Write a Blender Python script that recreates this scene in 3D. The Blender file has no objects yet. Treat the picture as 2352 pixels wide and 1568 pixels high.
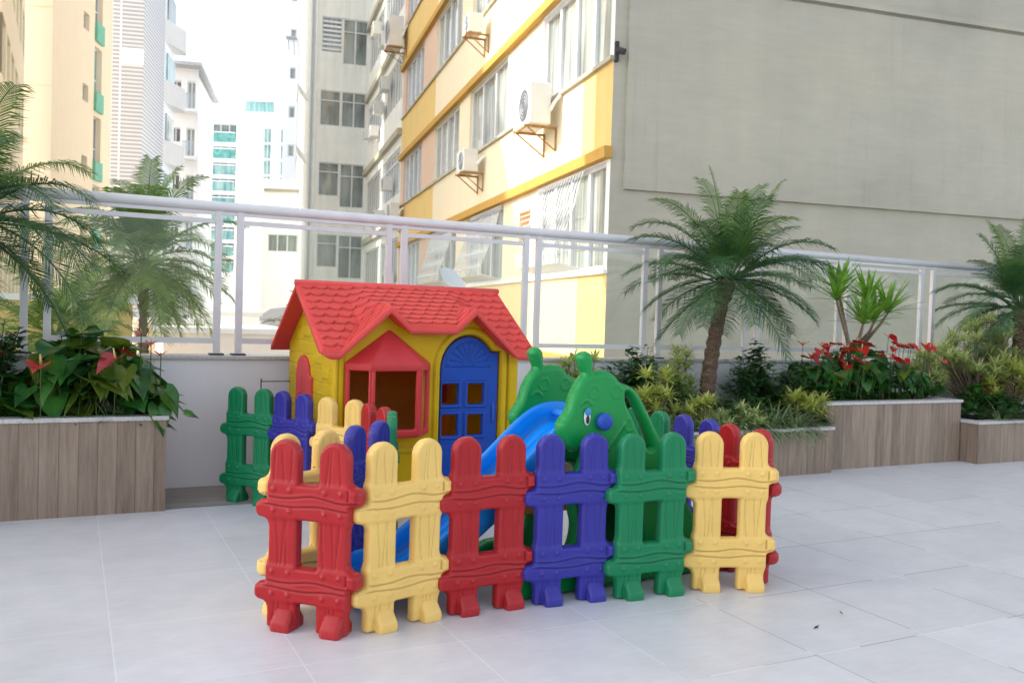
import bpy, math, random
import numpy as np
from mathutils import Vector, Matrix
random.seed(7)
C = bpy.context.scene.collection
sc = bpy.context.scene
PI = math.pi
# ------------------------------------------------------------------ camera model (calibrated from the photograph)
FPX, HC = 2016.67, 1.30
YAW, PITCH, ROLL = [math.radians(a) for a in (26.6553, -1.5993, 1.79293)]
_f = Vector((math.sin(YAW)*math.cos(PITCH), math.cos(YAW)*math.cos(PITCH), math.sin(PITCH)))
_r = Vector((math.cos(YAW), -math.sin(YAW), 0)); _u = _r.cross(_f)
_R = math.cos(ROLL)*_r + math.sin(ROLL)*_u; _U = -math.sin(ROLL)*_r + math.cos(ROLL)*_u
_O = Vector((0, 0, HC))
def ray(x, y): return _f + _R*((x-1176)/FPX) - _U*((y-784)/FPX)
def on_plane(x, y, p, n):
    d = ray(x, y); p = Vector(p); n = Vector(n); return _O + d*(((p-_O).dot(n))/d.dot(n))
def at_y(x, y, Y): return on_plane(x, y, (0, Y, 0), (0, 1, 0))
def at_depth(x, y, d): return _O + ray(x, y)*d
# ------------------------------------------------------------------ object helpers
def tag(o, label=None, cat=None, group=None, kind=None):
    if label: o['label'] = label
    if cat: o['category'] = cat
    if group: o['group'] = group
    if kind: o['kind'] = kind
    return o
def empty(name, loc=(0, 0, 0), rz=0, label=None, cat=None, group=None):
    o = bpy.data.objects.new(name, None); C.objects.link(o)
    o.location = loc; o.rotation_euler = (0, 0, rz); o.empty_display_size = .1
    return tag(o, label, cat, group)
def mesh_obj(name, verts, faces, mat, parent=None, smooth=False, normals=None):
    me = bpy.data.meshes.new(name)
    me.from_pydata([tuple(v) for v in verts], [], faces)
    if mat: me.materials.append(mat)
    if smooth: me.polygons.foreach_set('use_smooth', [True]*len(me.polygons))
    if normals is not None: me.normals_split_custom_set_from_vertices([tuple(n) for n in normals])
    me.update()
    o = bpy.data.objects.new(name, me); C.objects.link(o)
    if parent: o.parent = parent
    return o
class MB:
    def __init__(s): s.v = []; s.f = []
    def add(s, vs, fs):
        b = len(s.v); s.v += [Vector(v) for v in vs]; s.f += [tuple(i+b for i in f) for f in fs]; return s
    def box(s, x0, x1, y0, y1, z0, z1, M=None, bev=0):
        if bev:
            b = bev; vs = []
            for (sx, sy, sz) in [(i, j, k) for i in (0, 1) for j in (0, 1) for k in (0, 1)]:
                X, Y, Z = (x0, x1)[sx], (y0, y1)[sy], (z0, z1)[sz]
                dx, dy, dz = b*(1-2*sx), b*(1-2*sy), b*(1-2*sz)
                vs += [(X, Y+dy, Z+dz), (X+dx, Y, Z+dz), (X+dx, Y+dy, Z)]
            I = lambda i, j, k, a: ((i*2+j)*2+k)*3+a
            fs = []
            for a in range(3):
                o = [q for q in range(3) if q != a]
                for side in (0, 1):
                    idx = []
                    for p, q in ((0, 0), (1, 0), (1, 1), (0, 1)):
                        c = [0, 0, 0]; c[a] = side; c[o[0]] = p; c[o[1]] = q; idx.append(I(*c, a))
                    fl = side if a != 1 else 1-side
                    fs.append(idx if fl else idx[::-1])
                for p in (0, 1):
                    for q in (0, 1):   # edges parallel to axis a
                        c0 = [0, 0, 0]; c1 = [0, 0, 0]; c0[o[0]] = c1[o[0]] = p; c0[o[1]] = c1[o[1]] = q; c1[a] = 1
                        fs.append([I(*c0, o[0]), I(*c1, o[0]), I(*c1, o[1]), I(*c0, o[1])])
            for i in (0, 1):
                for j in (0, 1):
                    for k in (0, 1): fs.append([I(i, j, k, 0), I(i, j, k, 1), I(i, j, k, 2)])
        else:
            vs = [(x0, y0, z0), (x1, y0, z0), (x1, y1, z0), (x0, y1, z0), (x0, y0, z1), (x1, y0, z1), (x1, y1, z1), (x0, y1, z1)]
            fs = [(0, 3, 2, 1), (4, 5, 6, 7), (0, 1, 5, 4), (1, 2, 6, 5), (2, 3, 7, 6), (3, 0, 4, 7)]
        if M: vs = [M @ Vector(v) for v in vs]
        return s.add(vs, fs)
    def tube(s, pts, r, n=8, cap=True):
        pts = [Vector(p) for p in pts]; rs = r if isinstance(r, (list, tuple)) else [r]*len(pts)
        b = len(s.v); up = Vector((0, 0, 1))
        for i, p in enumerate(pts):
            t = (pts[min(i+1, len(pts)-1)]-pts[max(i-1, 0)]).normalized()
            a = t.cross(up if abs(t.z) < .95 else Vector((1, 0, 0))).normalized(); c = t.cross(a)
            for k in range(n):
                q = 2*PI*k/n; s.v.append(p+(a*math.cos(q)+c*math.sin(q))*rs[i])
        for i in range(len(pts)-1):
            for k in range(n):
                s.f.append((b+i*n+k, b+i*n+(k+1) % n, b+(i+1)*n+(k+1) % n, b+(i+1)*n+k))
        if cap:
            s.f.append(tuple(b+k for k in range(n))); s.f.append(tuple(b+(len(pts)-1)*n+k for k in reversed(range(n))))
        return s
    def quad(s, a, b, c, d): return s.add([a, b, c, d], [(0, 1, 2, 3)])
    def build(s, name, mat, parent=None, smooth=False, fixn=True):
        o = mesh_obj(name, s.v, s.f, mat, parent, smooth)
        if fixn:
            import bmesh
            bm = bmesh.new(); bm.from_mesh(o.data); bmesh.ops.recalc_face_normals(bm, faces=bm.faces); bm.to_mesh(o.data); bm.free()
        return o
# ------------------------------------------------------------------ material helpers
def newmat(name):
    m = bpy.data.materials.new(name); m.use_nodes = True
    nt = m.node_tree; bs = nt.nodes['Principled BSDF']; return m, nt, bs
def N(nt, t, **kw):
    n = nt.nodes.new(t)
    for k, v in kw.items():
        if k in n.inputs: n.inputs[k].default_value = v
        else: setattr(n, k, v)
    return n
def coords(nt, scale=(1, 1, 1), kind='Object'):
    tc = N(nt, 'ShaderNodeTexCoord'); mp = N(nt, 'ShaderNodeMapping'); mp.inputs['Scale'].default_value = scale
    nt.links.new(tc.outputs[kind], mp.inputs['Vector']); return mp.outputs['Vector']
def noise(nt, vec, scale, detail=3, rough=.5):
    n = N(nt, 'ShaderNodeTexNoise'); n.inputs['Scale'].default_value = scale; n.inputs['Detail'].default_value = detail
    n.inputs['Roughness'].default_value = rough; nt.links.new(vec, n.inputs['Vector']); return n.outputs['Fac']
def ramp(nt, fac, stops):
    r = N(nt, 'ShaderNodeValToRGB'); e = r.color_ramp.elements
    while len(e) < len(stops): e.new(.5)
    for i, (p, c) in enumerate(stops): e[i].position = p; e[i].color = (*c, 1)
    nt.links.new(fac, r.inputs['Fac']); return r.outputs['Color']
def mixc(nt, fac, a, b, mode='MIX'):
    m = N(nt, 'ShaderNodeMix', data_type='RGBA', blend_type=mode)
    for s, v in ((0, fac), (6, a), (7, b)):
        if isinstance(v, (int, float)): m.inputs[s].default_value = v
        elif isinstance(v, tuple): m.inputs[s].default_value = (*v, 1)
        else: nt.links.new(v, m.inputs[s])
    return m.outputs[2]
def mth(nt, op, a, b=None, c=None):
    m = N(nt, 'ShaderNodeMath', operation=op)
    for i, v in enumerate((a, b, c)):
        if v is None: continue
        if isinstance(v, (int, float)): m.inputs[i].default_value = v
        else: nt.links.new(v, m.inputs[i])
    return m.outputs[0]
def bump(nt, bs, h, strength=.2, dist=.01):
    b = N(nt, 'ShaderNodeBump'); b.inputs['Strength'].default_value = strength; b.inputs['Distance'].default_value = dist
    nt.links.new(h, b.inputs['Height']); nt.links.new(b.outputs['Normal'], bs.inputs['Normal'])
def plain(name, col, rough=.6, var=.12, nscale=3, metal=0, bmp=0, bscale=60, spec=.5, stretch=(1, 1, 1)):
    m, nt, bs = newmat(name)
    v = coords(nt, stretch)
    f = noise(nt, v, nscale, 5, .6)
    lo = tuple(c*(1-var) for c in col); hi = tuple(min(1, c*(1+var)) for c in col)
    nt.links.new(ramp(nt, f, [(.3, lo), (.7, hi)]), bs.inputs['Base Color'])
    bs.inputs['Roughness'].default_value = rough; bs.inputs['Metallic'].default_value = metal
    bs.inputs['Specular IOR Level'].default_value = spec
    if bmp: bump(nt, bs, noise(nt, coords(nt), bscale, 3), bmp, .004)
    return m
def plastic(name, col, rough=.38, thru=0):
    m, nt, bs = newmat(name)
    v = coords(nt)
    f = noise(nt, v, 4, 4, .6); g = noise(nt, v, 35, 4, .7)
    c1 = ramp(nt, f, [(.3, tuple(c*.9 for c in col)), (.7, tuple(min(1, c*1.07+.004) for c in col))])
    dust = ramp(nt, g, [(.66, (0, 0, 0)), (.85, (.03, .03, .03))])
    geo = N(nt, 'ShaderNodeNewGeometry'); cav = ramp(nt, geo.outputs['Pointiness'], [(.455, (.66, .64, .64)), (.495, (1, 1, 1)), (.56, (1.0, 1.0, 1.0))])   # groove dirt, plus shade painted into the creases
    rub = ramp(nt, geo.outputs['Pointiness'], [(.515, (0, 0, 0)), (.60, (.05, .05, .05))])
    cc = mixc(nt, 1, mixc(nt, 1, mixc(nt, 1, c1, cav, 'MULTIPLY'), dust, 'ADD'), rub, 'ADD')
    nt.links.new(cc, bs.inputs['Base Color'])
    if thru:
        tr = N(nt, 'ShaderNodeBsdfTranslucent'); nt.links.new(cc, tr.inputs['Color']); mx = N(nt, 'ShaderNodeMixShader'); mx.inputs[0].default_value = thru
        nt.links.new(bs.outputs[0], mx.inputs[1]); nt.links.new(tr.outputs[0], mx.inputs[2]); nt.links.new(mx.outputs[0], nt.nodes['Material Output'].inputs['Surface'])
    rr = N(nt, 'ShaderNodeMapRange'); rr.inputs['To Min'].default_value = rough-.07; rr.inputs['To Max'].default_value = rough+.14
    nt.links.new(f, rr.inputs['Value']); nt.links.new(rr.outputs[0], bs.inputs['Roughness'])
    bs.inputs['Specular IOR Level'].default_value = .33
    bs.inputs['Subsurface Weight'].default_value = .0
    bump(nt, bs, g, .08, .002)
    return m
def leafmat(name, a, b, rough=.45, trans=.3, scale=6):
    m, nt, bs = newmat(name)
    f = noise(nt, coords(nt), scale, 3, .6)
    c = ramp(nt, f, [(.3, a), (.68, b)])
    nt.links.new(c, bs.inputs['Base Color']); bs.inputs['Roughness'].default_value = rough
    tr = N(nt, 'ShaderNodeBsdfTranslucent'); mx = N(nt, 'ShaderNodeMixShader'); mx.inputs[0].default_value = trans
    nt.links.new(mixc(nt, 1, c, (1.0, 1.15, .6), 'MULTIPLY'), tr.inputs['Color'])
    nt.links.new(bs.outputs[0], mx.inputs[1]); nt.links.new(tr.outputs[0], mx.inputs[2])
    nt.links.new(mx.outputs[0], nt.nodes['Material Output'].inputs['Surface']); return m
def wallmat(name, col, stain=.25, sc_=.35, streak=.3, bmp=.25, rough=.85, air=0):
    """painted render with vertical rain streaks and blotches"""
    m, nt, bs = newmat(name)
    v = coords(nt); f = noise(nt, v, sc_*4, 5, .65); s = noise(nt, coords(nt, (2.5, 2.5, .12)), 1.6, 5, .7)
    base = ramp(nt, f, [(.25, tuple(c*(1-stain*.5) for c in col)), (.75, tuple(min(1, c*(1+stain*.2)) for c in col))])
    st = ramp(nt, s, [(.35, (1-streak, 1-streak, 1-streak*1.05)), (.6, (1, 1, 1))])
    nt.links.new(mixc(nt, .55, base, mixc(nt, 1, base, st, 'MULTIPLY')), bs.inputs['Base Color'])
    bs.inputs['Roughness'].default_value = rough
    if air: bs.inputs['Emission Color'].default_value = (.93, .96, 1, 1); bs.inputs['Emission Strength'].default_value = air   # added glow standing in for glare and haze on pale walls
    if bmp: bump(nt, bs, noise(nt, v, 45, 4), bmp, .006)
    return m
M = {}
M['red'] = plastic('red_plastic', (.40, .010, .014)); M['yellow'] = plastic('cream_yellow_plastic', (.85, .56, .16))
M['blue'] = plastic('violet_blue_plastic', (.032, .030, .30)); M['green'] = plastic('green_plastic', (.0, .20, .075))
M['dgreen'] = plastic('dark_green_plastic', (.0, .27, .055), .32)
M['slideblue'] = plastic('slide_blue_plastic', (.0, .26, .86), .28); M['hyellow'] = plastic('house_yellow_plastic', (.78, .52, .0), .42, .22)
M['hred'] = plastic('house_red_plastic', (.62, .035, .04), .42); M['doorblue'] = plastic('door_blue_plastic', (.0, .062, .42), .45)
M['roofred'] = plastic('roof_red_plastic', (.84, .075, .065), .45, .12); M['hinner'] = plastic('house_inner_glow_plastic', (.92, .38, .02), .5, .35)  # inner orange stands in for light glowing through the yellow shell
M['orange'] = plastic('orange_plastic', (.70, .25, .02), .4)
M['eyewhite'] = plain('eye_white_paint', (.8, .8, .8), .4, .03); M['eyeblack'] = plain('eye_black_paint', (.01, .01, .012), .4, .03)
M['eyeblue'] = plain('eye_blue_paint', (.03, .25, .6), .4, .05)
M['alu'] = plain('white_powder_coated_aluminium', (.69, .685, .70), .30, .05, 8, 0, 0, spec=.6)
M['whitewall'] = wallmat('white_wall_tile', (.84, .85, .89), .06, .5, .05, .03, .45)
M['cap'] = plain('granite_coping', (.52, .51, .49), .4, .2, 60, 0, .1, 120)
M['soil'] = plain('planting_soil', (.035, .026, .02), .95, .5, 40, 0, .8, 40)
M['dark'] = plain('dark_plastic', (.02, .02, .022), .5, .1)
M['trunk'] = plain('palm_trunk_fibre', (.13, .085, .055), .9, .55, 26, 0, .9, 55, stretch=(1, 1, 2.4))
M['stem'] = plain('pale_stem', (.24, .17, .12), .85, .4, 30, 0, .5, 50)
M['gstem'] = plain('green_stem', (.07, .12, .03), .7, .3, 20)
M['palm'] = leafmat('palm_leaf', (.025, .085, .04), (.085, .19, .06), .42, .3, 7)
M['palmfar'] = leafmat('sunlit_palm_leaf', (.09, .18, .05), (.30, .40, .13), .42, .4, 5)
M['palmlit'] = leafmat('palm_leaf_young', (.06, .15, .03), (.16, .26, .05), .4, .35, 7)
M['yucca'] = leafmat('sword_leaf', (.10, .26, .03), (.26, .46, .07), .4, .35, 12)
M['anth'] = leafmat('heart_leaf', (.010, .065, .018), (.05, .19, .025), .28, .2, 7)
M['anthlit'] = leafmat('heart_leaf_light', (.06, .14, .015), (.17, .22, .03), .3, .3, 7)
M['spathe'] = leafmat('red_spathe', (.38, .006, .015), (.66, .02, .025), .25, .2, 12)
M['spathe2'] = leafmat('pink_red_spathe', (.28, .015, .03), (.5, .06, .06), .3, .2, 12)
M['spadix'] = plain('cream_spadix', (.7, .5, .2), .6, .1)
M['varieg'] = leafmat('variegated_leaf', (.22, .32, .05), (.80, .76, .28), .42, .35, 34)
M['varieg2'] = leafmat('variegated_leaf_green', (.20, .30, .09), (.80, .80, .42), .45, .35, 34)
M['shrub'] = leafmat('dark_shrub_leaf', (.018, .065, .025), (.06, .16, .045), .35, .2, 14)
M['shrub2'] = leafmat('mid_green_leaf', (.03, .10, .03), (.13, .26, .07), .38, .25, 14)
M['grassleaf'] = leafmat('strap_leaf', (.09, .18, .06), (.38, .46, .27), .4, .3, 24)
def glassmat(name, tint=(.90, .95, .93), refl=.10):
    m, nt, bs = newmat(name); nt.nodes.remove(bs)
    t = N(nt, 'ShaderNodeBsdfTransparent'); t.inputs[0].default_value = (*tint, 1)
    g = N(nt, 'ShaderNodeBsdfGlossy'); g.inputs['Roughness'].default_value = .02; g.inputs[0].default_value = (.9, .95, .95, 1)
    lw = N(nt, 'ShaderNodeLayerWeight'); lw.inputs[0].default_value = .12
    f = mth(nt, 'ADD', mth(nt, 'MULTIPLY', lw.outputs['Fresnel'], .55), refl)
    f = mth(nt, 'ADD', f, mth(nt, 'MULTIPLY', noise(nt, coords(nt), 3, 4), .02))
    mx = N(nt, 'ShaderNodeMixShader'); nt.links.new(f, mx.inputs[0]); nt.links.new(t.outputs[0], mx.inputs[1]); nt.links.new(g.outputs[0], mx.inputs[2])
    nt.links.new(mx.outputs[0], nt.nodes['Material Output'].inputs['Surface']); return m
M['glass'] = glassmat('railing_glass', (.955, .975, .965), .012)
def greymat():
    m = wallmat('grey_green_render', (.535, .505, .415), .2, .16, .05, 0); nt = m.node_tree; bs = nt.nodes['Principled BSDF']
    old = bs.inputs['Base Color'].links[0].from_socket
    a = noise(nt, coords(nt, (.7, .7, 5)), 2.2, 6, .7); p = noise(nt, coords(nt, (1, 1, 1.6)), .32, 4, .6); s = noise(nt, coords(nt, (9, 9, .35)), .9, 5, .75)
    m1 = ramp(nt, a, [(.3, (.94, .94, .93)), (.7, (1.03, 1.03, 1.02))]); m2 = ramp(nt, p, [(.36, (.90, .905, .90)), (.5, (1, 1, 1)), (.64, (1.06, 1.05, 1.02))]); m3 = ramp(nt, s, [(.28, (.92, .92, .92)), (.42, (1, 1, 1))])
    nt.links.new(mixc(nt, 1, mixc(nt, 1, mixc(nt, 1, old, m1, 'MULTIPLY'), m2, 'MULTIPLY'), m3, 'MULTIPLY'), bs.inputs['Base Color'])
    bump(nt, bs, mth(nt, 'ADD', a, noise(nt, coords(nt, (1, 1, 3)), 30, 4)), .45, .008); return m
def deckmat():
    m, nt, bs = newmat('porcelain_floor_tile')
    tc = N(nt, 'ShaderNodeTexCoord'); sp = N(nt, 'ShaderNodeSeparateXYZ'); nt.links.new(tc.outputs['Object'], sp.inputs[0])
    lx = mth(nt, 'DIVIDE', mth(nt, 'ADD', sp.outputs[0], -.157+6.25*2), .625); ly = mth(nt, 'DIVIDE', mth(nt, 'ADD', sp.outputs[1], -.54+6.6), .66)
    fx = mth(nt, 'FRACT', lx); fy = mth(nt, 'FRACT', ly)
    dx = mth(nt, 'MULTIPLY', mth(nt, 'MINIMUM', fx, mth(nt, 'SUBTRACT', 1, fx)), .625); dy = mth(nt, 'MULTIPLY', mth(nt, 'MINIMUM', fy, mth(nt, 'SUBTRACT', 1, fy)), .66)
    d = mth(nt, 'MINIMUM', dx, dy); line = mth(nt, 'LESS_THAN', d, .0026)
    cb = N(nt, 'ShaderNodeCombineXYZ'); nt.links.new(mth(nt, 'FLOOR', lx), cb.inputs[0]); nt.links.new(mth(nt, 'FLOOR', ly), cb.inputs[1])
    wn = N(nt, 'ShaderNodeTexWhiteNoise', noise_dimensions='2D'); nt.links.new(cb.outputs[0], wn.inputs['Vector'])
    v = coords(nt); f = noise(nt, v, 5, 6, .62); g = noise(nt, coords(nt, (1, 6, 1)), 7, 5, .6)
    base = ramp(nt, mth(nt, 'ADD', mth(nt, 'MULTIPLY', f, .6), mth(nt, 'MULTIPLY', g, .4)), [(.34, (.62, .62, .64)), (.66, (.73, .725, .745))])
    var = N(nt, 'ShaderNodeMapRange'); var.inputs['To Min'].default_value = .95; var.inputs['To Max'].default_value = 1.02; nt.links.new(wn.outputs['Value'], var.inputs['Value'])
    cc = N(nt, 'ShaderNodeCombineColor'); [nt.links.new(var.outputs[0], cc.inputs[i]) for i in range(3)]
    col = mixc(nt, 1, base, cc.outputs[0], 'MULTIPLY')
    # grout: pale on the left of the terrace, dirty grey towards the right
    gn = noise(nt, v, 1.1, 2); rx = N(nt, 'ShaderNodeMapRange'); rx.inputs['From Min'].default_value = 1.6; rx.inputs['From Max'].default_value = 2.9; nt.links.new(sp.outputs[0], rx.inputs['Value'])
    gcol = mixc(nt, mth(nt, 'MULTIPLY', rx.outputs[0], mth(nt, 'GREATER_THAN', gn, .46)), (.82, .82, .82), (.20, .20, .19))
    nt.links.new(mixc(nt, mth(nt, 'MULTIPLY', line, .8), col, gcol), bs.inputs['Base Color'])
    rr = N(nt, 'ShaderNodeMapRange'); rr.inputs['To Min'].default_value = .28; rr.inputs['To Max'].default_value = .5
    nt.links.new(f, rr.inputs['Value']); nt.links.new(rr.outputs[0], bs.inputs['Roughness'])
    h = mth(nt, 'SUBTRACT', mth(nt, 'MULTIPLY', g, .15), line); bump(nt, bs, h, .25, .002); return m
def plankmat(name, axis, w, off=0, cols=((.17, .125, .092), (.37, .290, .225)), gap=.0025, length=None):
    """wood-look planks; axis = coordinate index across the planks, grain runs along z (vertical) or x"""
    m, nt, bs = newmat(name)
    tc = N(nt, 'ShaderNodeTexCoord'); sp = N(nt, 'ShaderNodeSeparateXYZ'); nt.links.new(tc.outputs['Object'], sp.inputs[0])
    if axis == 'xy': a = mth(nt, 'ADD', sp.outputs[0], mth(nt, 'MULTIPLY', sp.outputs[1], 1.0))
    else: a = sp.outputs[axis]
    l = mth(nt, 'DIVIDE', mth(nt, 'ADD', a, off+50), w); fl = mth(nt, 'FLOOR', l); fr = mth(nt, 'FRACT', l)
    wn = N(nt, 'ShaderNodeTexWhiteNoise', noise_dimensions='1D'); nt.links.new(fl, wn.inputs['W'])
    line = mth(nt, 'LESS_THAN', mth(nt, 'MULTIPLY', mth(nt, 'MINIMUM', fr, mth(nt, 'SUBTRACT', 1, fr)), w), gap)
    st = (14, 14, 1.1) if axis != 1 else (1.1, 14, 14)
    off3 = N(nt, 'ShaderNodeCombineXYZ'); [nt.links.new(mth(nt, 'MULTIPLY', wn.outputs[0], 37), off3.inputs[i]) for i in range(3)]
    va = N(nt, 'ShaderNodeVectorMath', operation='ADD'); nt.links.new(coords(nt, st), va.inputs[0]); nt.links.new(off3.outputs[0], va.inputs[1])
    g = noise(nt, va.outputs[0], 2.2, 8, .72); g2 = noise(nt, coords(nt, (2, 2, .6)), 2, 4)
    fac = mth(nt, 'ADD', mth(nt, 'MULTIPLY', g, .75), mth(nt, 'ADD', mth(nt, 'MULTIPLY', wn.outputs[0], .17), mth(nt, 'MULTIPLY', g2, .12)))
    col = ramp(nt, fac, [(.33, cols[0]), (.72, cols[1])])
    nt.links.new(mixc(nt, mth(nt, 'MULTIPLY', line, .5), col, (.06, .05, .045)), bs.inputs['Base Color'])
    bs.inputs['Roughness'].default_value = .55; bump(nt, bs, mth(nt, 'SUBTRACT', g, line), .3, .003); return m
M['deck'] = deckmat()
M['plank'] = plankmat('wood_look_cladding', 'xy', .107, .02, ((.160, .113, .080), (.37, .282, .212)))
M['plankfloor'] = plankmat('wood_look_floor_strip', 1, .12, .03, ((.27, .23, .20), (.44, .40, .36)))
# building materials
M['greywall'] = greymat()
M['byellow'] = wallmat('ochre_yellow_render', (.88, .63, .24), .10, .5, .10, .1); M['bcream'] = wallmat('sunlit_cream_render', (.94, .83, .60), .06, .5, .05, .1)  # cream is part paint, part sunlight put into the colour
M['byellow2'] = wallmat('pale_yellow_render', (.93, .76, .42), .08, .5, .08, .1)
M['ledge'] = wallmat('ochre_ledge_paint', (.64, .37, .08), .15, 1, .1, .1); M['peach'] = wallmat('peach_render', (.80, .58, .44), .1, .5, .08, .1)
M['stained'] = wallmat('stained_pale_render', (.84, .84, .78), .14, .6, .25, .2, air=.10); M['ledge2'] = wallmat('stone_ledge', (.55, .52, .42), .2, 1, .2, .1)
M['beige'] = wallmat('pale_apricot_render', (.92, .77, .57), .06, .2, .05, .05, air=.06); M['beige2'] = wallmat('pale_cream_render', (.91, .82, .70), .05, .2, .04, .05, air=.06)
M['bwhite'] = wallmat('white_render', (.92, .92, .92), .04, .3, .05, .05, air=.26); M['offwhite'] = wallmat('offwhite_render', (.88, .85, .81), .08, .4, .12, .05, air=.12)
M['frame'] = plain('white_window_frame', (.80, .81, .82), .4, .04)
M['greyframe'] = plain('grey_window_frame', (.5, .55, .6), .4, .06)
M['teal'] = plain('teal_glass_balustrade', (.16, .46, .43), .2, .4, 3); M['shutter'] = plain('green_shutter', (.16, .50, .36), .5, .1, 4)
M['acwhite'] = plain('air_conditioner_casing', (.84, .83, .79), .5, .05); M['rust'] = plain('rusty_bracket', (.45, .26, .10), .8, .4, 30)
M['tin'] = plain('grey_roof_sheet', (.55, .56, .56), .5, .15, 4)
def pane(name, a, b, sx=5.0, rough=.12):
    """window pane: blinds / curtains seen dimly behind reflective glass"""
    m, nt, bs = newmat(name)
    g = noise(nt, coords(nt, (sx, sx, .3)), 1.6, 3); h = noise(nt, coords(nt), .8, 2)
    col = ramp(nt, mth(nt, 'ADD', mth(nt, 'MULTIPLY', g, .6), mth(nt, 'MULTIPLY', h, .4)), [(.36, a), (.62, b)])
    nt.links.new(col, bs.inputs['Base Color']); bs.inputs['Roughness'].default_value = .5
    bs.inputs['Coat Weight'].default_value = 1; bs.inputs['Coat Roughness'].default_value = rough*.3; return m
M['curtain'] = pane('curtained_glass', (.13, .15, .14), (.52, .56, .51), 7); M['paneg'] = pane('grey_glass', (.10, .13, .13), (.36, .41, .40), 2)
M['panel'] = pane('blue_grey_glass', (.12, .17, .22), (.50, .58, .66), 6); M['paned'] = pane('dark_glass', (.02, .025, .03), (.12, .14, .15), 3)
M['panet'] = pane('teal_glass', (.08, .30, .30), (.40, .62, .60), 3)
def stripes(name, a, b, period, frac=.45):
    m, nt, bs = newmat(name); tc = N(nt, 'ShaderNodeTexCoord'); sp = N(nt, 'ShaderNodeSeparateXYZ'); nt.links.new(tc.outputs['Object'], sp.inputs[0])
    fr = mth(nt, 'FRACT', mth(nt, 'DIVIDE', mth(nt, 'ADD', sp.outputs[2], 100), period))
    nt.links.new(mixc(nt, mth(nt, 'LESS_THAN', fr, frac), b, a), bs.inputs['Base Color']); bs.inputs['Roughness'].default_value = .6; bs.inputs['Emission Color'].default_value = (.93, .96, 1, 1); bs.inputs['Emission Strength'].default_value = .08  # small added glow whitens the louvres like haze
    bump(nt, bs, mth(nt, 'GREATER_THAN', fr, frac), .6, .03); return m
M['louver'] = stripes('white_louver_cladding', (.46, .45, .47), (.84, .83, .85), .215, .5)  # dark stripes are the shade lines of the louvres, painted in
M['asphalt'] = plain('asphalt', (.055, .055, .055), .9, .3, 2, 0, .4, 40)
# ------------------------------------------------------------------ moulded plastic: silhouette from a signed distance field, rounded rim, raised relief
def sd_rbox(X, Z, x0, x1, z0, z1, r):
    cx, cz, hx, hz = (x0+x1)/2, (z0+z1)/2, (x1-x0)/2-r, (z1-z0)/2-r
    qx = np.abs(X-cx)-hx; qz = np.abs(Z-cz)-hz
    return np.hypot(np.maximum(qx, 0), np.maximum(qz, 0))+np.minimum(np.maximum(qx, qz), 0)-r
def smin(a, b, k):
    h = np.clip(.5+.5*(b-a)/k, 0, 1); return b*(1-h)+a*h-k*h*(1-h)
def sd_poly(X, Z, P):
    P = np.array(P, float); d = np.full(X.shape, 1e9); s = np.zeros(X.shape, int)
    for i in range(len(P)):
        a, b = P[i], P[(i+1) % len(P)]; e = b-a; wx, wz = X-a[0], Z-a[1]
        t = np.clip((wx*e[0]+wz*e[1])/(e@e+1e-12), 0, 1)
        d = np.minimum(d, np.hypot(wx-e[0]*t, wz-e[1]*t))
        c = (a[1] <= Z) != (b[1] <= Z)
        with np.errstate(divide='ignore', invalid='ignore'): xi = a[0]+(Z-a[1])/(b[1]-a[1]+1e-12)*e[0]
        s += (c & (X < xi)).astype(int)
    return np.where(s % 2 == 1, -d, d)
def spline(P, n=8):
    out = []; L = len(P)
    for i in range(L):
        p0, p1, p2, p3 = [np.array(P[(i+k-1) % L], float) for k in range(4)]
        if len(P[i]) > 2 or len(P[(i+1) % L]) > 2: pass
        for k in range(n):
            t = k/n; out.append(tuple((.5*((2*p1)+(-p0+p2)*t+(2*p0-5*p1+4*p2-p3)*t*t+(-p0+3*p1-3*p2+p3)*t**3))[:2]))
    return out
def ridge(d, w): return np.exp(-(d/w)**2)
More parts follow.
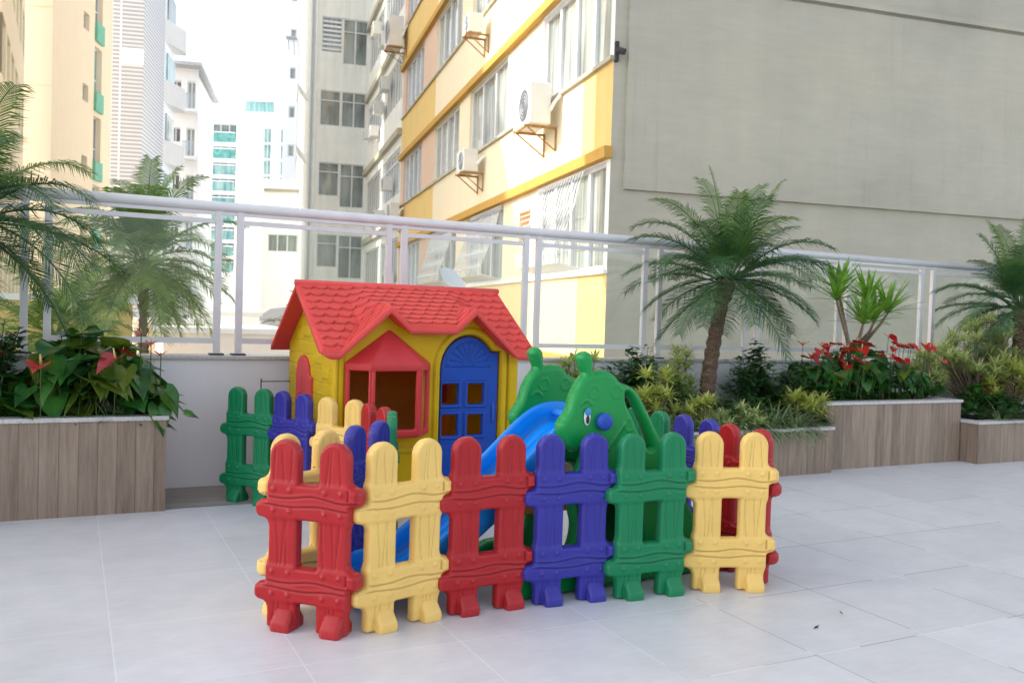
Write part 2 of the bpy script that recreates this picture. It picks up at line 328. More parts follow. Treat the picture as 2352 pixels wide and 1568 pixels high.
def relief(bounds, res, sdf, T, r, front=None, back=None, parts=None, mat=None, parent=None, name='panel', region=None, half=False):
    """front faces -y.  region(xc, zc) -> label array; returns {label: object}"""
    x0, x1, z0, z1 = bounds; xs = np.arange(x0, x1+res, res); zs = np.arange(z0, z1+res, res)
    X, Z = np.meshgrid(xs, zs, indexing='ij'); d = sdf(X, Z); nx, nz = X.shape
    ins = d < 0; cell = ins[:-1, :-1] | ins[1:, :-1] | ins[:-1, 1:] | ins[1:, 1:]
    X2, Z2 = X.copy(), Z.copy(); e = res*.05
    rim = d > -.3*res; lv1 = (~rim) & (d > -1.35*res)
    for _ in range(3):
        dd = sdf(X2, Z2); gx = (sdf(X2+e, Z2)-dd)/e; gz = (sdf(X2, Z2+e)-dd)/e; gl = np.maximum(gx*gx+gz*gz, .3)
        tt = np.where(rim, dd, np.where(lv1, dd+.85*res, 0)); X2 = X2-tt*gx/gl; Z2 = Z2-tt*gz/gl
    used = np.zeros(X.shape, bool)
    for a, b in ((0, 0), (1, 0), (0, 1), (1, 1)): used[a:nx-1+a, b:nz-1+b] |= cell
    dep = np.where(rim, 0, np.where(lv1, .85*res, -d)); prof = T*np.sqrt(np.clip(1-(1-np.clip(dep/r, 0, 1))**2, 0, 1)); sm = np.clip(dep/r, 0, 1)
    yf = -(prof+(front(X2, Z2)*sm if front else 0)); yb = prof+(back(X2, Z2)*sm if back else 0)
    idf = np.full(X.shape, -1); idf[used] = np.arange(used.sum()); nu = int(used.sum())
    idb = np.where(rim & used, idf, -1); inner = used & ~rim; idb[inner] = nu+np.arange(inner.sum())
    V = np.concatenate([np.stack([X2[used], yf[used], Z2[used]], 1), np.stack([X2[inner], yb[inner], Z2[inner]], 1)])
    I, J = np.nonzero(cell)
    def quads(idm, flip):
        q = np.stack([idm[I, J], idm[I+1, J], idm[I+1, J+1], idm[I, J+1]], 1); return q[:, ::-1] if flip else q
    F = np.concatenate([quads(idf, False), quads(idb, True)])
    pv = V[F]; nrm = np.cross(pv[:, 2]-pv[:, 0], pv[:, 3]-pv[:, 1]); keep = np.linalg.norm(nrm, axis=1) > 1e-12
    F = F[keep]; nrm = nrm[keep]; vn = np.zeros_like(V)
    for k in range(4): np.add.at(vn, F[:, k], nrm)
    vn /= np.maximum(np.linalg.norm(vn, axis=1, keepdims=True), 1e-12)
    cen = V[F].mean(1); lab = region(cen[:, 0], cen[:, 2]) if region else np.zeros(len(F), int)
    out = {}
    for L in np.unique(lab):
        f = F[lab == L]; u, inv = np.unique(f, return_inverse=True); inv = inv.reshape(f.shape)
        fs = [tuple(dict.fromkeys(q)) for q in inv.tolist()]
        out[int(L)] = mesh_obj(parts[int(L)] if parts else name, V[u].tolist(), [q for q in fs if len(q) > 2], mat, parent, True, vn[u])
    return out
# ------------------------------------------------------------------ fence panel prototype
def fence_sdf(X, Z):
    pk = np.minimum(sd_rbox(X, Z, -.181, -.043, 0, .775, .068), sd_rbox(X, Z, .043, .181, 0, .775, .068))
    pk = np.minimum(pk, np.minimum(sd_rbox(X, Z, -.181, -.043, 0, .3, .012), sd_rbox(X, Z, .043, .181, 0, .3, .012)))
    A = sd_rbox(X, Z, -.170, .240, .525, .600, .026); B = sd_rbox(X, Z, -.243, .170, .448, .523, .030)
    Cc = sd_rbox(X, Z, -.170, .236, .185, .260, .026); D = sd_rbox(X, Z, -.241, .170, .108, .183, .030)
    r_ = np.minimum(np.minimum(A, B), np.minimum(Cc, D)); r_ = np.minimum(r_, np.minimum(sd_rbox(X, Z, -.178, .178, .450, .600, .01), sd_rbox(X, Z, -.178, .178, .110, .260, .01))); return smin(pk, r_, .010+.034*np.clip((np.abs(X)-.14)/.03, 0, 1))
WAV = lambda X, z, s: z+.007*s*np.exp(-((X-.02)/.06)**2)+.004*np.sin(X*22+s)-.003*s*(X > .1)*np.sin((X-.1)*30)
def fence_front(X, Z):
    rail = np.maximum(1/(1+np.exp(-(Z-.452)/.003))*1/(1+np.exp((Z-.603)/.003)), 1/(1+np.exp(-(Z-.112)/.003))*1/(1+np.exp((Z-.263)/.003)))
    h = .0055*rail
    for z, s in ((.540, 1), (.506, .25), (.196, .6), (.168, -.5)):
        h -= .0065*ridge(Z-WAV(X, z, s), .0034)*rail; h += .0025*ridge(Z-WAV(X, z, s)-.008, .005)*rail
    for c in (-.111, .111):       # wood grain on the pickets
        for o, b, q in ((-.03, .016, 0), (.0, -.012, 1.3), (.028, .014, 2.2)):
            xc = c+o+b*np.sin(Z*9+q+c*8)*.8; h -= .0034*ridge(X-xc, .0030)*(1-rail)*np.clip((.755-Z)/.03, 0, 1)
    for x in (-.152, -.078, .078, .150):
        for z in (.573, .487, .236, .146): h += .0075*ridge(np.hypot(X-x, Z-z), .0080)
    for z0, z1 in ((.542, .590), (.202, .250)):
        k = np.clip(-sd_rbox(X, Z, .187, .219, z0, z1, .006)/.004, 0, 1); h += .010*k
        h -= .006*np.clip(-sd_rbox(X, Z, .177, .185, z0, z1, .003)/.002, 0, 1)
    return h
def fence_region(x, z):
    L = np.where(x < 0, 0, 1)+6*(z < .45)+6*(z < .11)
    L = np.where((z > .529) & (z < .605), 2, L); L = np.where((z > .450) & (z <= .529), 3, L)
    L = np.where((z > .188) & (z < .265), 4, L); return np.where((z > .110) & (z <= .188), 5, L)
def make_fence():
    t = empty('fence_panel', (0, 0, 0))
    relief((-.25, .25, -.005, .79), .0045, fence_sdf, .027, .014, fence_front, fence_front, {0: 'picket', 1: 'picket', 2: 'rail', 3: 'rail', 4: 'rail', 5: 'rail', 6: 'slat', 7: 'slat', 12: 'leg', 13: 'leg'}, M['red'], t, 'panel', fence_region)
    for c in (-.111, .111):       # wedge shaped feet front and back
        b = MB()
        for s in (1,):
            x0, x1 = c-.028, c+.060; pr = [(-.066, -.001), (.066, -.001), (.069, .018), (.067, .040), (.029, .086), (-.029, .086), (-.067, .040), (-.069, .018)]
            vs = []
            for x, k in ((x0, .8), (x0+.012, 1), (x1-.012, 1), (x1, .8)):
                vs += [(x, y*(.88+.12*(k > .9)), z*(k if z > .03 else 1)) for y, z in pr]
            fs = [(i*8+k, i*8+(k+1) % 8, (i+1)*8+(k+1) % 8, (i+1)*8+k) for i in range(3) for k in range(8)]+[tuple(range(8)), tuple(range(31, 23, -1))]
            b.add(vs, fs)
        o = b.build('foot', M['red'], t, False)
        md = o.modifiers.new('bevel', 'BEVEL'); md.width = .005; md.segments = 2; md.limit_method = 'ANGLE'
        o.data.polygons.foreach_set('use_smooth', [True]*len(o.data.polygons))
    for ch in t.children:
        ch.material_slots[0].link = 'OBJECT'
    return t
FENCES = [  # colour, x, y, yaw (deg), label
 ('red', .877, 3.521, -43, 'red plastic picket panel nearest the camera at the left front corner'),
 ('yellow', 1.252, 3.456, 14, 'cream yellow picket panel joined to the nearest red panel, second in the front row'),
 ('red', 1.657, 3.492, 2, 'red picket panel in the front row between a cream yellow and a violet panel'),
 ('blue', 2.067, 3.462, -4, 'violet blue picket panel in the middle of the front row'),
 ('green', 2.466, 3.398, -4, 'green picket panel of the front row, standing before the slide'),
 ('yellow', 2.893, 3.333, -21, 'cream yellow picket panel at the right end of the front row'),
 ('red', 3.124, 3.500, 93, 'red picket panel seen from behind at the right front corner'),
 ('blue', 3.147, 3.925, 91, 'violet blue picket panel on the right side between red and green panels'),
 ('green', 3.110, 4.345, 97, 'green picket panel partly hidden behind the handrail of the slide'),
 ('yellow', .925, 3.810, 206.8, 'cream yellow picket panel standing directly behind the nearest red panel'),
 ('blue', 1.274, 4.045, 222, 'violet blue picket panel behind the cream yellow panels, beside the foot of the slide'),
 ('green', 1.520, 4.410, 251, 'green picket panel seen edge on before the bay window of the playhouse'),
 ('red', 1.572, 4.830, 275, 'red picket panel below the bay window of the playhouse'),
 ('yellow', 1.478, 5.235, 301, 'cream yellow picket panel in the back row before the playhouse corner'),
 ('blue', 1.283, 5.660, 294, 'violet blue picket panel in the back row, beside the red side door of the playhouse'),
 ('green', 1.080, 6.020, 309, 'green picket panel at the far left end of the back row, near the wood-look planter'),
]
proto = make_fence()
def copy_tree(o, parent=None):
    c = o.copy(); C.objects.link(c); c.parent = parent
    for ch in list(o.children): copy_tree(ch, c)
    return c
for i, (c, x, y, a, lab) in enumerate(FENCES):
    t = proto if i == 0 else copy_tree(proto)
    t.location = (x, y, 0); t.rotation_euler = (0, 0, math.radians(a))
    tag(t, lab, 'play fence', 'interlocking plastic picket panels around the play area')
    for k in t.children_recursive:
        k.material_slots[0].link = 'OBJECT'; k.material_slots[0].material = M[c]
# ------------------------------------------------------------------ playhouse (local frame: x along the front, y backwards)
H = empty('playhouse', (1.477, 5.45, 0), math.radians(2.5), 'yellow plastic playhouse with red scalloped roof, blue door and red bay window', 'playhouse')
W_, D_ = 1.345, 1.05
def roof_z(u, v):
    s = np.abs(v-.5); main = 1.492-.693*s; fr = (v < .5)
    mid = 1.492-.43*s; w = np.clip((u-.20)/.13, 0, 1)*np.clip((1.10-u)/.13, 0, 1)
    z = np.where(fr, main+(mid-main)*w*(w < 2), main)
    for uc in (.335, .942):
        z = np.where(fr, np.maximum(z, np.minimum(1.352-.90*np.abs(u-uc), 1.5)), z)
    return z
def build_roof():
    res = .0045; us = np.arange(-.115, 1.425, res); vs = np.arange(-.13, 1.13+res, res); U, V = np.meshgrid(us, vs, indexing='ij')
    zb = roof_z(U, V); s = np.abs(V-.5)*1.217; disp = np.zeros(U.shape)
    row = np.full(U.shape, 20.); dist = np.full(U.shape, .05); e2 = np.full(U.shape, .05)
    for r_ in range(14, -1, -1):
        fr = (U+.046*(r_ % 2))/.092 % 1; B = (r_+1)*.080+.030*np.sqrt(np.clip(1-(2*fr-1)**2, 0, 1))-.028
        m = s < B; dist = np.where(m, B-s, dist); e2 = np.where(m, .05, np.minimum(e2, np.where(row == r_+1, s-B, .05))); row = np.where(m, r_, row)
    disp = .010*(1-np.clip(dist/.10, 0, 1))-.009*np.exp(-((e2-.003)/.0045)**2)
    u0, u1, v0, v1 = us[0], us[-1], vs[0], vs[-1]
    e = np.minimum(np.minimum(U-u0, u1-U), np.minimum(V-v0, v1-V)); r = .022; k = np.clip(e/r, 0, 1)
    edge = r*(1-np.sqrt(np.clip(1-(1-k)**2, 0, 1))); disp *= np.clip((e-.022)/.01, 0, 1)
    top = zb+disp-edge; bot = zb-.052
    corner = np.clip(1-(U-u0)/.07, 0, 1)**2+np.clip(1-(u1-U)/.07, 0, 1)**2
    cut = .04*corner*np.clip(1-(V-v0)/.05, 0, 1); bot = bot+cut
    nx, nv = U.shape; n = nx*nv
    P = np.concatenate([np.stack([U, V, top], 2).reshape(-1, 3), np.stack([U, V, bot], 2).reshape(-1, 3)])
    I, J = np.meshgrid(np.arange(nx-1), np.arange(nv-1), indexing='ij'); a = (I*nv+J).ravel()
    F = np.concatenate([np.stack([a, a+nv, a+nv+1, a+1], 1), n+np.stack([a+1, a+nv+1, a+nv, a], 1)]).tolist()
    loop = [i*nv for i in range(nx)]+[(nx-1)*nv+j for j in range(1, nv)]+[i*nv+nv-1 for i in range(nx-2, -1, -1)]+[j for j in range(nv-2, 0, -1)]
    for i in range(len(loop)):
        p, q = loop[i], loop[(i+1) % len(loop)]; F.append([p, p+n, q+n, q])
    ro = mesh_obj('roof', P.tolist(), F, M['roofred'], H, True)
    b = MB(); b.tube([(-.118, .5, 1.487), (1.43, .5, 1.487)], .021, 12); b.build('ridge_cap', M['roofred'], ro, True)
build_roof()
DOOR = [(.745, .06), (.745, .93)]+[(.957-.212*math.cos(a), .93+.235*math.sin(a)) for a in [i*PI/2/8 for i in range(1, 8)]]+[(.957+.212*math.sin(a), .93+.235*math.cos(a)) for a in [i*.96/6 for i in range(0, 7)]]+[(1.15, 1.055), (1.20, 1.055), (1.20, .06)]
def top_front(u): return roof_z(u, np.full_like(u, .01))-.03
def wall_sdf(X, Z):
    us = np.linspace(0, W_, 55); P = [(0, .0)]+[(u, float(roof_z(np.array(u), np.array(.01)))-.03) for u in us]+[(W_, 0)]
    d = sd_poly(X, Z, P); d = np.maximum(d, -sd_poly(X, Z, DOOR)-.0)
    return np.maximum(d, -sd_rbox(X, Z, .11, .62, .53, .97, .02))
def wall_front(X, Z):
    dd = sd_poly(X, Z, DOOR); h = .014*np.clip((.05-dd)/.008, 0, 1)*(dd > -.01)
    h += .012*np.clip((X-1.262)/.006, 0, 1)+.012*np.clip((.07-X)/.006, 0, 1)-.012*ridge(X-1.262, .006)-.008*ridge(X-.035, .005)
    h -= .005*ridge(X-.715, .005)*(Z < .9)
    h += .010*np.clip(-sd_rbox(X, Z, .10, .66, .10, .42, .03)/.01, 0, 1)-.010*np.clip(-sd_rbox(X, Z, .13, .63, .13, .39, .03)/.01, 0, 1)
    return h
fw = relief((-.01, W_+.01, -.01, 1.45), .0075, wall_sdf, .022, .016, wall_front, None, None, M['hyellow'], H, 'front_wall')[0]; fw.location = (0, .02, 0)
BRICKS = [(.08, .22, .86, .93), (.24, .40, .95, 1.02), (.12, .30, .70, .77), (.82, .98, .88, .95), (.86, 1.0, .62, .69), (.30, .42, .36, .43), (.80, .96, .30, .37), (.5, .68, 1.12, 1.19), (.34, .46, 1.14, 1.2)]
def gable_sdf(X, Z): return sd_poly(X, Z, [(0, 0), (0, 1.09), (.5, 1.445), (D_, 1.07), (D_, 0)])
def gable_front(X, Z):
    h = np.zeros(X.shape)
    for z in np.arange(.07, 1.4, .085): h -= .004*ridge(Z-z-.003*np.sin(X*14+z*9), .004)
    for x0, x1, z0, z1 in BRICKS: h += .006*np.clip(-sd_rbox(X, Z, x0, x1, z0, z1, .01)/.006, 0, 1)
    return h
def sidedoor_sdf(X, Z):
    P = [(.43, .06), (.43, .84), (.47, .84)]+[(.63+.16*math.cos(a), .80+.20*math.sin(a)) for a in [i*PI/10 for i in range(1, 11)]]+[(.47+.32, .06)]
    P = [(.43, .06), (.43, .85), (.475, .85)]+[(.632+.157*math.cos(a), .83+.165*math.sin(a)) for a in [.15+i*(PI-.15)/12 for i in range(0, 13)]][::1]
    P = [(.42, .06), (.42, .85), (.480, .87)]+[(.632-.157*math.cos(a), .83+.165*math.sin(a)) for a in [.25+i*(PI-.25)/12 for i in range(0, 13)]]+[(.789, .06)]
    return sd_poly(X, Z, P)
def sidedoor_front(X, Z):
    h = .008*np.clip(-sd_rbox(X, Z, .50, .60, .52, .74, .01)/.006, 0, 1)+.008*np.clip(-sd_rbox(X, Z, .65, .75, .52, .74, .01)/.006, 0, 1)
    return h-.004*ridge(X-.63, .004)*(Z < .85)
mir = lambda f: (lambda X, Z: f(D_-X, Z))
g = relief((-.01, D_+.01, -.01, 1.45), .0075, mir(gable_sdf), .02, .014, mir(gable_front), None, None, M['hyellow'], H, 'side_wall')[0]
g.rotation_euler = (0, 0, -PI/2); g.location = (.02, D_, 0)
g = relief((-.01, D_+.01, -.01, 1.45), .0075, gable_sdf, .02, .014, gable_front, None, None, M['hyellow'], H, 'side_wall')[0]
g.rotation_euler = (0, 0, PI/2); g.location = (W_-.02, 0, 0)
sdoor = relief((D_-.80, D_-.40, .05, 1.01), .006, mir(sidedoor_sdf), .014, .010, mir(sidedoor_front), None, None, M['hred'], H, 'side_door')[0]
sdoor.rotation_euler = (0, 0, -PI/2); sdoor.location = (-.006, D_, 0)
b = MB(); b.box(.04, W_-.04, D_-.03, D_-.003, .0, 1.08); b.build('back_wall', M['hinner'], H)
b = MB(); b.box(.04, W_-.04, .04, D_-.031, .0, .02); b.build('floor', M['hinner'], H)
b = MB(); b.box(1.13, 1.27, D_-.046, D_-.031, .60, .98, bev=.006); b.box(1.145, 1.255, D_-.056, D_-.046, .62, .78, bev=.004); b.build('window_shutter', M['hred'], H)
# blue door
DW = [(.768, .883, .695, .830), (.961, 1.076, .694, .831), (.770, .883, .481, .621), (.963, 1.072, .483, .619)]
DOORI = [((x-.972)*.972+.972, (z-.6)*.985+.6) for x, z in DOOR]
def door_sdf(X, Z):
    d = sd_poly(X, Z, DOORI)
    for w in DW: d = np.maximum(d, -sd_rbox(X, Z, *w, .006))
    return d
def door_front(X, Z):
    h = np.zeros(X.shape)
    for x0, x1, z0, z1 in DW: h += .010*np.clip(-sd_rbox(X, Z, x0-.028, x1+.028, z0-.024, z1+.024, .006)/.005, 0, 1)
    for x0, x1 in ((.765, .885), (.955, 1.08)): h += .010*np.clip(-sd_rbox(X, Z, x0-.01, x1+.01, .12, .42, .008)/.005, 0, 1)
    h -= .006*ridge(Z-.945, .005)*(X < 1.13)*(X > .78)
    A = np.arctan2(Z-.965, X-.96); Rr = np.hypot(X-.96, Z-.965); fan = (Rr > .045) & (Rr < .155) & (Z > .965)
    h -= .005*ridge(((A/PI*9) % 1-.5)/5, .02)*fan; h += .005*ridge(Rr-.160, .006)*(Z > .96)+.005*ridge(Rr-.040, .006)*(Z > .96)
    return h
do = relief((.74, 1.21, .05, 1.18), .005, door_sdf, .014, .010, door_front, None, None, M['doorblue'], H, 'door')[0]; do.location = (0, .025, 0)
b = MB(); b.tube([(1.155, -.012, .56), (1.155, -.02, .60), (1.155, -.02, .66), (1.155, -.012, .70)], .009, 8); b.build('handle', M['doorblue'], do, True)
# red bay window
def bay():
    root = H
    L0, L1, R1, R0 = (.085, -.0), (.215, -.12), (.548, -.12), (.655, -.0); zt, zb = .975, .505
    def facet(P, Q, hole, name):
        P = Vector((*P, 0)); Q = Vector((*Q, 0)); U = Q-P; w = U.length; U.normalize()
        def sd(X, Z): return np.maximum(sd_rbox(X, Z, -.004, w+.004, zb, zt, .008), -sd_rbox(X, Z, hole[0], w-hole[1], .553, .935, .016))
        o = relief((-.01, w+.01, zb-.01, zt+.01), .005, sd, .016, .012, None, None, None, M['hred'], root, name)[0]
        o.location = P; o.rotation_euler = (0, 0, math.atan2(U.y, U.x)); return o
    f1 = facet(L0, L1, (.03, .018), 'bay_window'); f2 = facet(L1, R1, (.026, .030), 'bay_window'); f3 = facet(R1, R0, (.018, .03), 'bay_window')
    b = MB(); ap = (.372, .0, 1.20); e = .018
    base = [(L0[0]-e, .0, zt), (L1[0]-e*.6, L1[1]-e, zt), (R1[0]+e*.6, R1[1]-e, zt), (R0[0]+e, .0, zt)]
    lo = [(x, y, zt-.045) for x, y, _ in base]
    b.add(base+[ap]+lo, [(0, 1, 4), (1, 2, 4), (2, 3, 4), (0, 5, 6, 1), (1, 6, 7, 2), (2, 7, 8, 3), (8, 7, 6, 5), (0, 4, 3, 8, 5)])
    o = b.build('bay_roof', M['hred'], root); md = o.modifiers.new('bevel', 'BEVEL'); md.width = .008; md.segments = 3
    o.data.polygons.foreach_set('use_smooth', [True]*len(o.data.polygons))
    b = MB(); q = [(L0[0], .0), (L1[0], L1[1]-.01), (R1[0], R1[1]-.01), (R0[0], .0)]
    b.add([(x, y, zb+.035) for x, y in q]+[(x*.96+.372*.04, y*.8, zb-.012) for x, y in q], [(0, 1, 2, 3), (7, 6, 5, 4), (0, 4, 5, 1), (1, 5, 6, 2), (2, 6, 7, 3), (3, 7, 4, 0)])
    o = b.build('bay_sill', M['hred'], root); md = o.modifiers.new('bevel', 'BEVEL'); md.width = .010; md.segments = 3
bay()
# ------------------------------------------------------------------ slide (local frame: x towards the ladder, y away from the camera)
S = empty('playground_slide', (2.30, 3.60, 0), math.radians(4), 'green and blue plastic slide with animal head side panels behind the picket fence', 'slide')
OUT = [(-.255, .80), (-.245, .75), (-.215, .70), (-.163, .668), (-.125, .69), (-.105, .70), (-.13, .60), (-.185, .47), (-.170, .385), (-.155, .32), (-.165, .25), (-.195, .20), (-.27, .175), (-.38, .165), (-.455, .12), (-.475, .05), (-.46, .0), (-.2, .0), (.1, .0), (.4, .0), (.64, .0), (.70, .04), (.70, .14), (.62, .28), (.50, .47), (.40, .645), (.346, .735), (.300, .81), (.258, .874), (.215, .935), (.17, .975), (.12, .992), (.09, 1.005), (.06, 1.035), (.02, 1.055), (-.02, 1.058), (-.055, 1.055), (-.095, 1.047), (-.125, 1.030), (-.154, .998), (-.182, .949), (-.196, .905), (-.208, .868), (-.235, .832)]
HOLE = [(.130, .945), (.150, .938), (.18, .900), (.222, .832), (.262, .765), (.293, .69), (.295, .665), (.27, .685), (.215, .765), (.165, .85), (.135, .900)]
ARCH = [(-.03, .08), (-.03, .3), (.0, .46), (.07, .53), (.15, .50), (.21, .38), (.25, .2), (.25, .08)]
SP, HP, AP = spline(OUT, 5), spline(HOLE, 5), spline(ARCH, 4)
def side_sdf(X, Z):
    d = sd_poly(X, Z, SP); tt = np.clip((Z-1.045)/.07, 0, 1); ax = -.093-.020*tt; ant = np.hypot(X-ax, Z-(1.045+.062*tt))-(.025+.0165*tt)
    d = smin(d, ant, .02); d = np.maximum(d, -sd_poly(X, Z, HP)); return np.maximum(d, -sd_poly(X, Z, AP))
def hexr(X, Z, cx, cz, R): 
    A = np.arctan2(Z-cz, X-cx); r = np.hypot(X-cx, Z-cz)*np.cos((A % (PI/3))-PI/6)/np.cos(PI/6); return r-R
def side_front(X, Z):
    h = np.zeros(X.shape)
    for cx, cz in ((-.072, .955), (.062, .957), (.15, .79)): h += .0032*ridge(hexr(X, Z, cx, cz, .033), .004)
    t = np.clip(((X-.107)*(-.16)+(Z-.794)*(-.2))/(.16**2+.2**2), 0, 1); dl = np.hypot(X-.107+.16*t, Z-.794+.2*t); h += .010*ridge(dl, .010)
    h += .006*ridge(np.hypot(X+.116, (Z-.895)*1.3)-.028, .006)*(Z > .893)
    h += .005*ridge(np.hypot(X+.19, Z-.80)-.04, .006)*(X < -.16)*0
    return h
for s, nm in ((0, 'side_panel'), (.44, 'side_panel')):
    o = relief((-.50, .73, -.01, 1.18), .006, side_sdf, .042, .030, side_front, side_front, None, M['dgreen'], S, nm)[0]; o.location = (0, s, 0)
for y in (-.048,):
    b = MB()
    def disc(b, cx, cz, rx, rz, y, n=24, dome=.004):
        vs = [(cx, y-dome, cz)]+[(cx+rx*math.cos(2*PI*k/n), y, cz+rz*math.sin(2*PI*k/n)) for k in range(n)]; b.add(vs, [(0, 1+(k+1) % n, 1+k) for k in range(n)])
    disc(b, -.113, .838, .019, .040, y); eye = b.build('eye', M['eyewhite'], S, True)
    b = MB(); disc(b, -.110, .862, .018, .019, y-.003); b.build('eyelid', M['eyeblue'], eye, True)
    b = MB(); disc(b, -.112, .826, .010, .021, y-.0045); b.build('pupil', M['eyeblack'], eye, True)
b = MB(); b.tube([(-.018, -.03, .813), (-.018, -.068, .813), (-.018, -.077, .813), (-.018, -.080, .813)], [.042, .042, .036, .02], 28); b.build('axle_cap', M['doorblue'], S, True)
b = MB(); b.tube([(-.018, -.02, .813), (-.018, .46, .813)], .018, 16); b.build('axle', M['slideblue'], S, True)
path = [(.14, .735), (.02, .755), (-.07, .748), (-.15, .705), (-.25, .62), (-.40, .49), (-.60, .335), (-.80, .195), (-.92, .128), (-1.02, .098), (-1.12, .085), (-1.20, .080)]
def smooth(P, n=5):
    out = []
    for i in range(len(P)-1):
        p0, p1, p2, p3 = [np.array(P[min(max(i+k-1, 0), len(P)-1)]) for k in range(4)]
        for k in range(n):
            t = k/n; out.append(.5*((2*p1)+(-p0+p2)*t+(2*p0-5*p1+4*p2-p3)*t*t+(-p0+3*p1-3*p2+p3)*t**3))
    return out+[np.array(P[-1])]
path = smooth(path)
hw = .165; sec = []
for y in np.linspace(-hw+.03, hw-.03, 25): sec.append((y, .0+.0035*math.cos(y*2*PI/.055)+.05*(abs(y)/hw)**6))
lip = [(hw-.016, .02), (hw-.008, .055), (hw-.006, .095), (hw, .108), (hw+.012, .112), (hw+.022, .106), (hw+.026, .09), (hw+.022, .03), (hw+.008, -.02), (hw-.03, -.034)]
sec = [(-y, z) for y, z in lip[:4][::-1]]+sec+lip
sec = [(-y, z) for y, z in lip[4:][::-1]]+sec
sec = sec+[(y, -.036) for y in (.08, 0, -.08)]
vs, fs = [], []; n = len(sec)
for i, p in enumerate(path):
    a = path[max(i-1, 0)]; c = path[min(i+1, len(path)-1)]; t = (c-a)/np.linalg.norm(c-a); nn = np.array([t[1], -t[0]]);  nn = nn if nn[1] > 0 else -nn
    k = 1.0 if i < len(path)-4 else (1-(i-(len(path)-5))*.11)
    for y, z in sec: vs.append((p[0]+nn[0]*z*k, .22+y, p[1]+nn[1]*z*k))
for i in range(len(path)-1):
    for k in range(n): fs.append((i*n+k, i*n+(k+1) % n, (i+1)*n+(k+1) % n, (i+1)*n+k))
fs += [tuple(range(n)), tuple((len(path)-1)*n+k for k in range(n-1, -1, -1))]
b = MB(); b.add(vs, fs); b.build('chute', M['slideblue'], S, True)
for k, (x, z) in enumerate(((.22, .60), (.34, .42), (.46, .24))):
    b = MB(); b.box(x-.02, x+.13, .04, .40, z, z+.035, bev=.008); b.box(x+.095, x+.13, .04, .40, z-.15, z, bev=.006); b.build('step', M['red'], S)
b = MB(); b.box(-.62, .16, .385, .425, .285, .345, bev=.008); b.build('brace_bar', M['orange'], S)
# ------------------------------------------------------------------ the terrace
def rect_obj(name, x0, x1, y0, y1, z, mat, kind='structure'):
    b = MB(); b.quad((x0, y0, z), (x1, y0, z), (x1, y1, z), (x0, y1, z)); return tag(b.build(name, mat, None, fixn=False), kind=kind)
b = MB(); b.box(-8, 22, -9, 6.66, -.35, 0); deck = tag(b.build('terrace_floor', M['deck']), kind='structure')
rect_obj('floor_strip', .54, 3.7, 5.985, 6.66, .004, M['plankfloor'])
rect_obj('street', -300, 400, -150, 500, -7.5, M['asphalt'])
# parapet
t = empty('parapet_wall', (3, 6.75, 0), 0, 'low white tiled parapet wall under the glass railing', 'wall')
b = MB(); b.box(-9, 17, -.10, .12, -8, .925); b.build('wall', M['whitewall'], t)
b = MB()
for k in range(-12, 14): b.box(k*1.3+.12, k*1.3+.1225, -.1025, -.099, 0, .925)
b.build('tile_joint', M['cap'], t)
b = MB(); b.box(-9, 17, -.125, .16, .925, .952, bev=.004); b.build('coping', M['cap'], t)
# railing
t = empty('glass_railing', (0, 6.76, .952), 0, 'white aluminium railing with round top tube and clear glass panels', 'railing')
posts = [(-2.76, -2.62), (-1.54, -1.40), (-.29, -.15), (.955, 1.11), (2.26, 2.39), (3.50, 3.625), (4.75, 4.92), (5.97, 6.13), (7.23, 7.36), (8.50, 8.69), (9.75, 9.9), (11.0, 11.15)]
for pr in posts:
    for i, x in enumerate(pr):
        b = MB(); b.box(x-.024, x+.024, -.02, .02, 0, 1.06); p = b.build('post', M['alu'], t)
        b = MB(); b.box(x-.05, x+.05, -.05, .05, 0, .012); b.build('base_plate', M['dark'], p)
b = MB(); b.tube([(-3.4, 0, 1.088), (11.8, 0, 1.088)], .038, 20); b.build('top_tube', M['alu'], t, True)
b = MB(); b.box(-3.4, 11.8, -.017, .017, 1.028, 1.052); b.build('under_rail', M['alu'], t)
for a, c in zip(posts[:-1], posts[1:]):
    x0, x1 = a[1]+.024, c[0]-.024
    b = MB(); b.box(x0, x1, -.012, .012, .965, .998); b.build('mid_rail', M['alu'], t)
    b = MB(); b.box(x0, x1, -.012, .012, .085, .125); b.build('bottom_rail', M['alu'], t)
    b = MB(); b.box(x0+.004, x1-.004, -.003, .003, .125, .965); b.build('glass_panel', M['glass'], t)
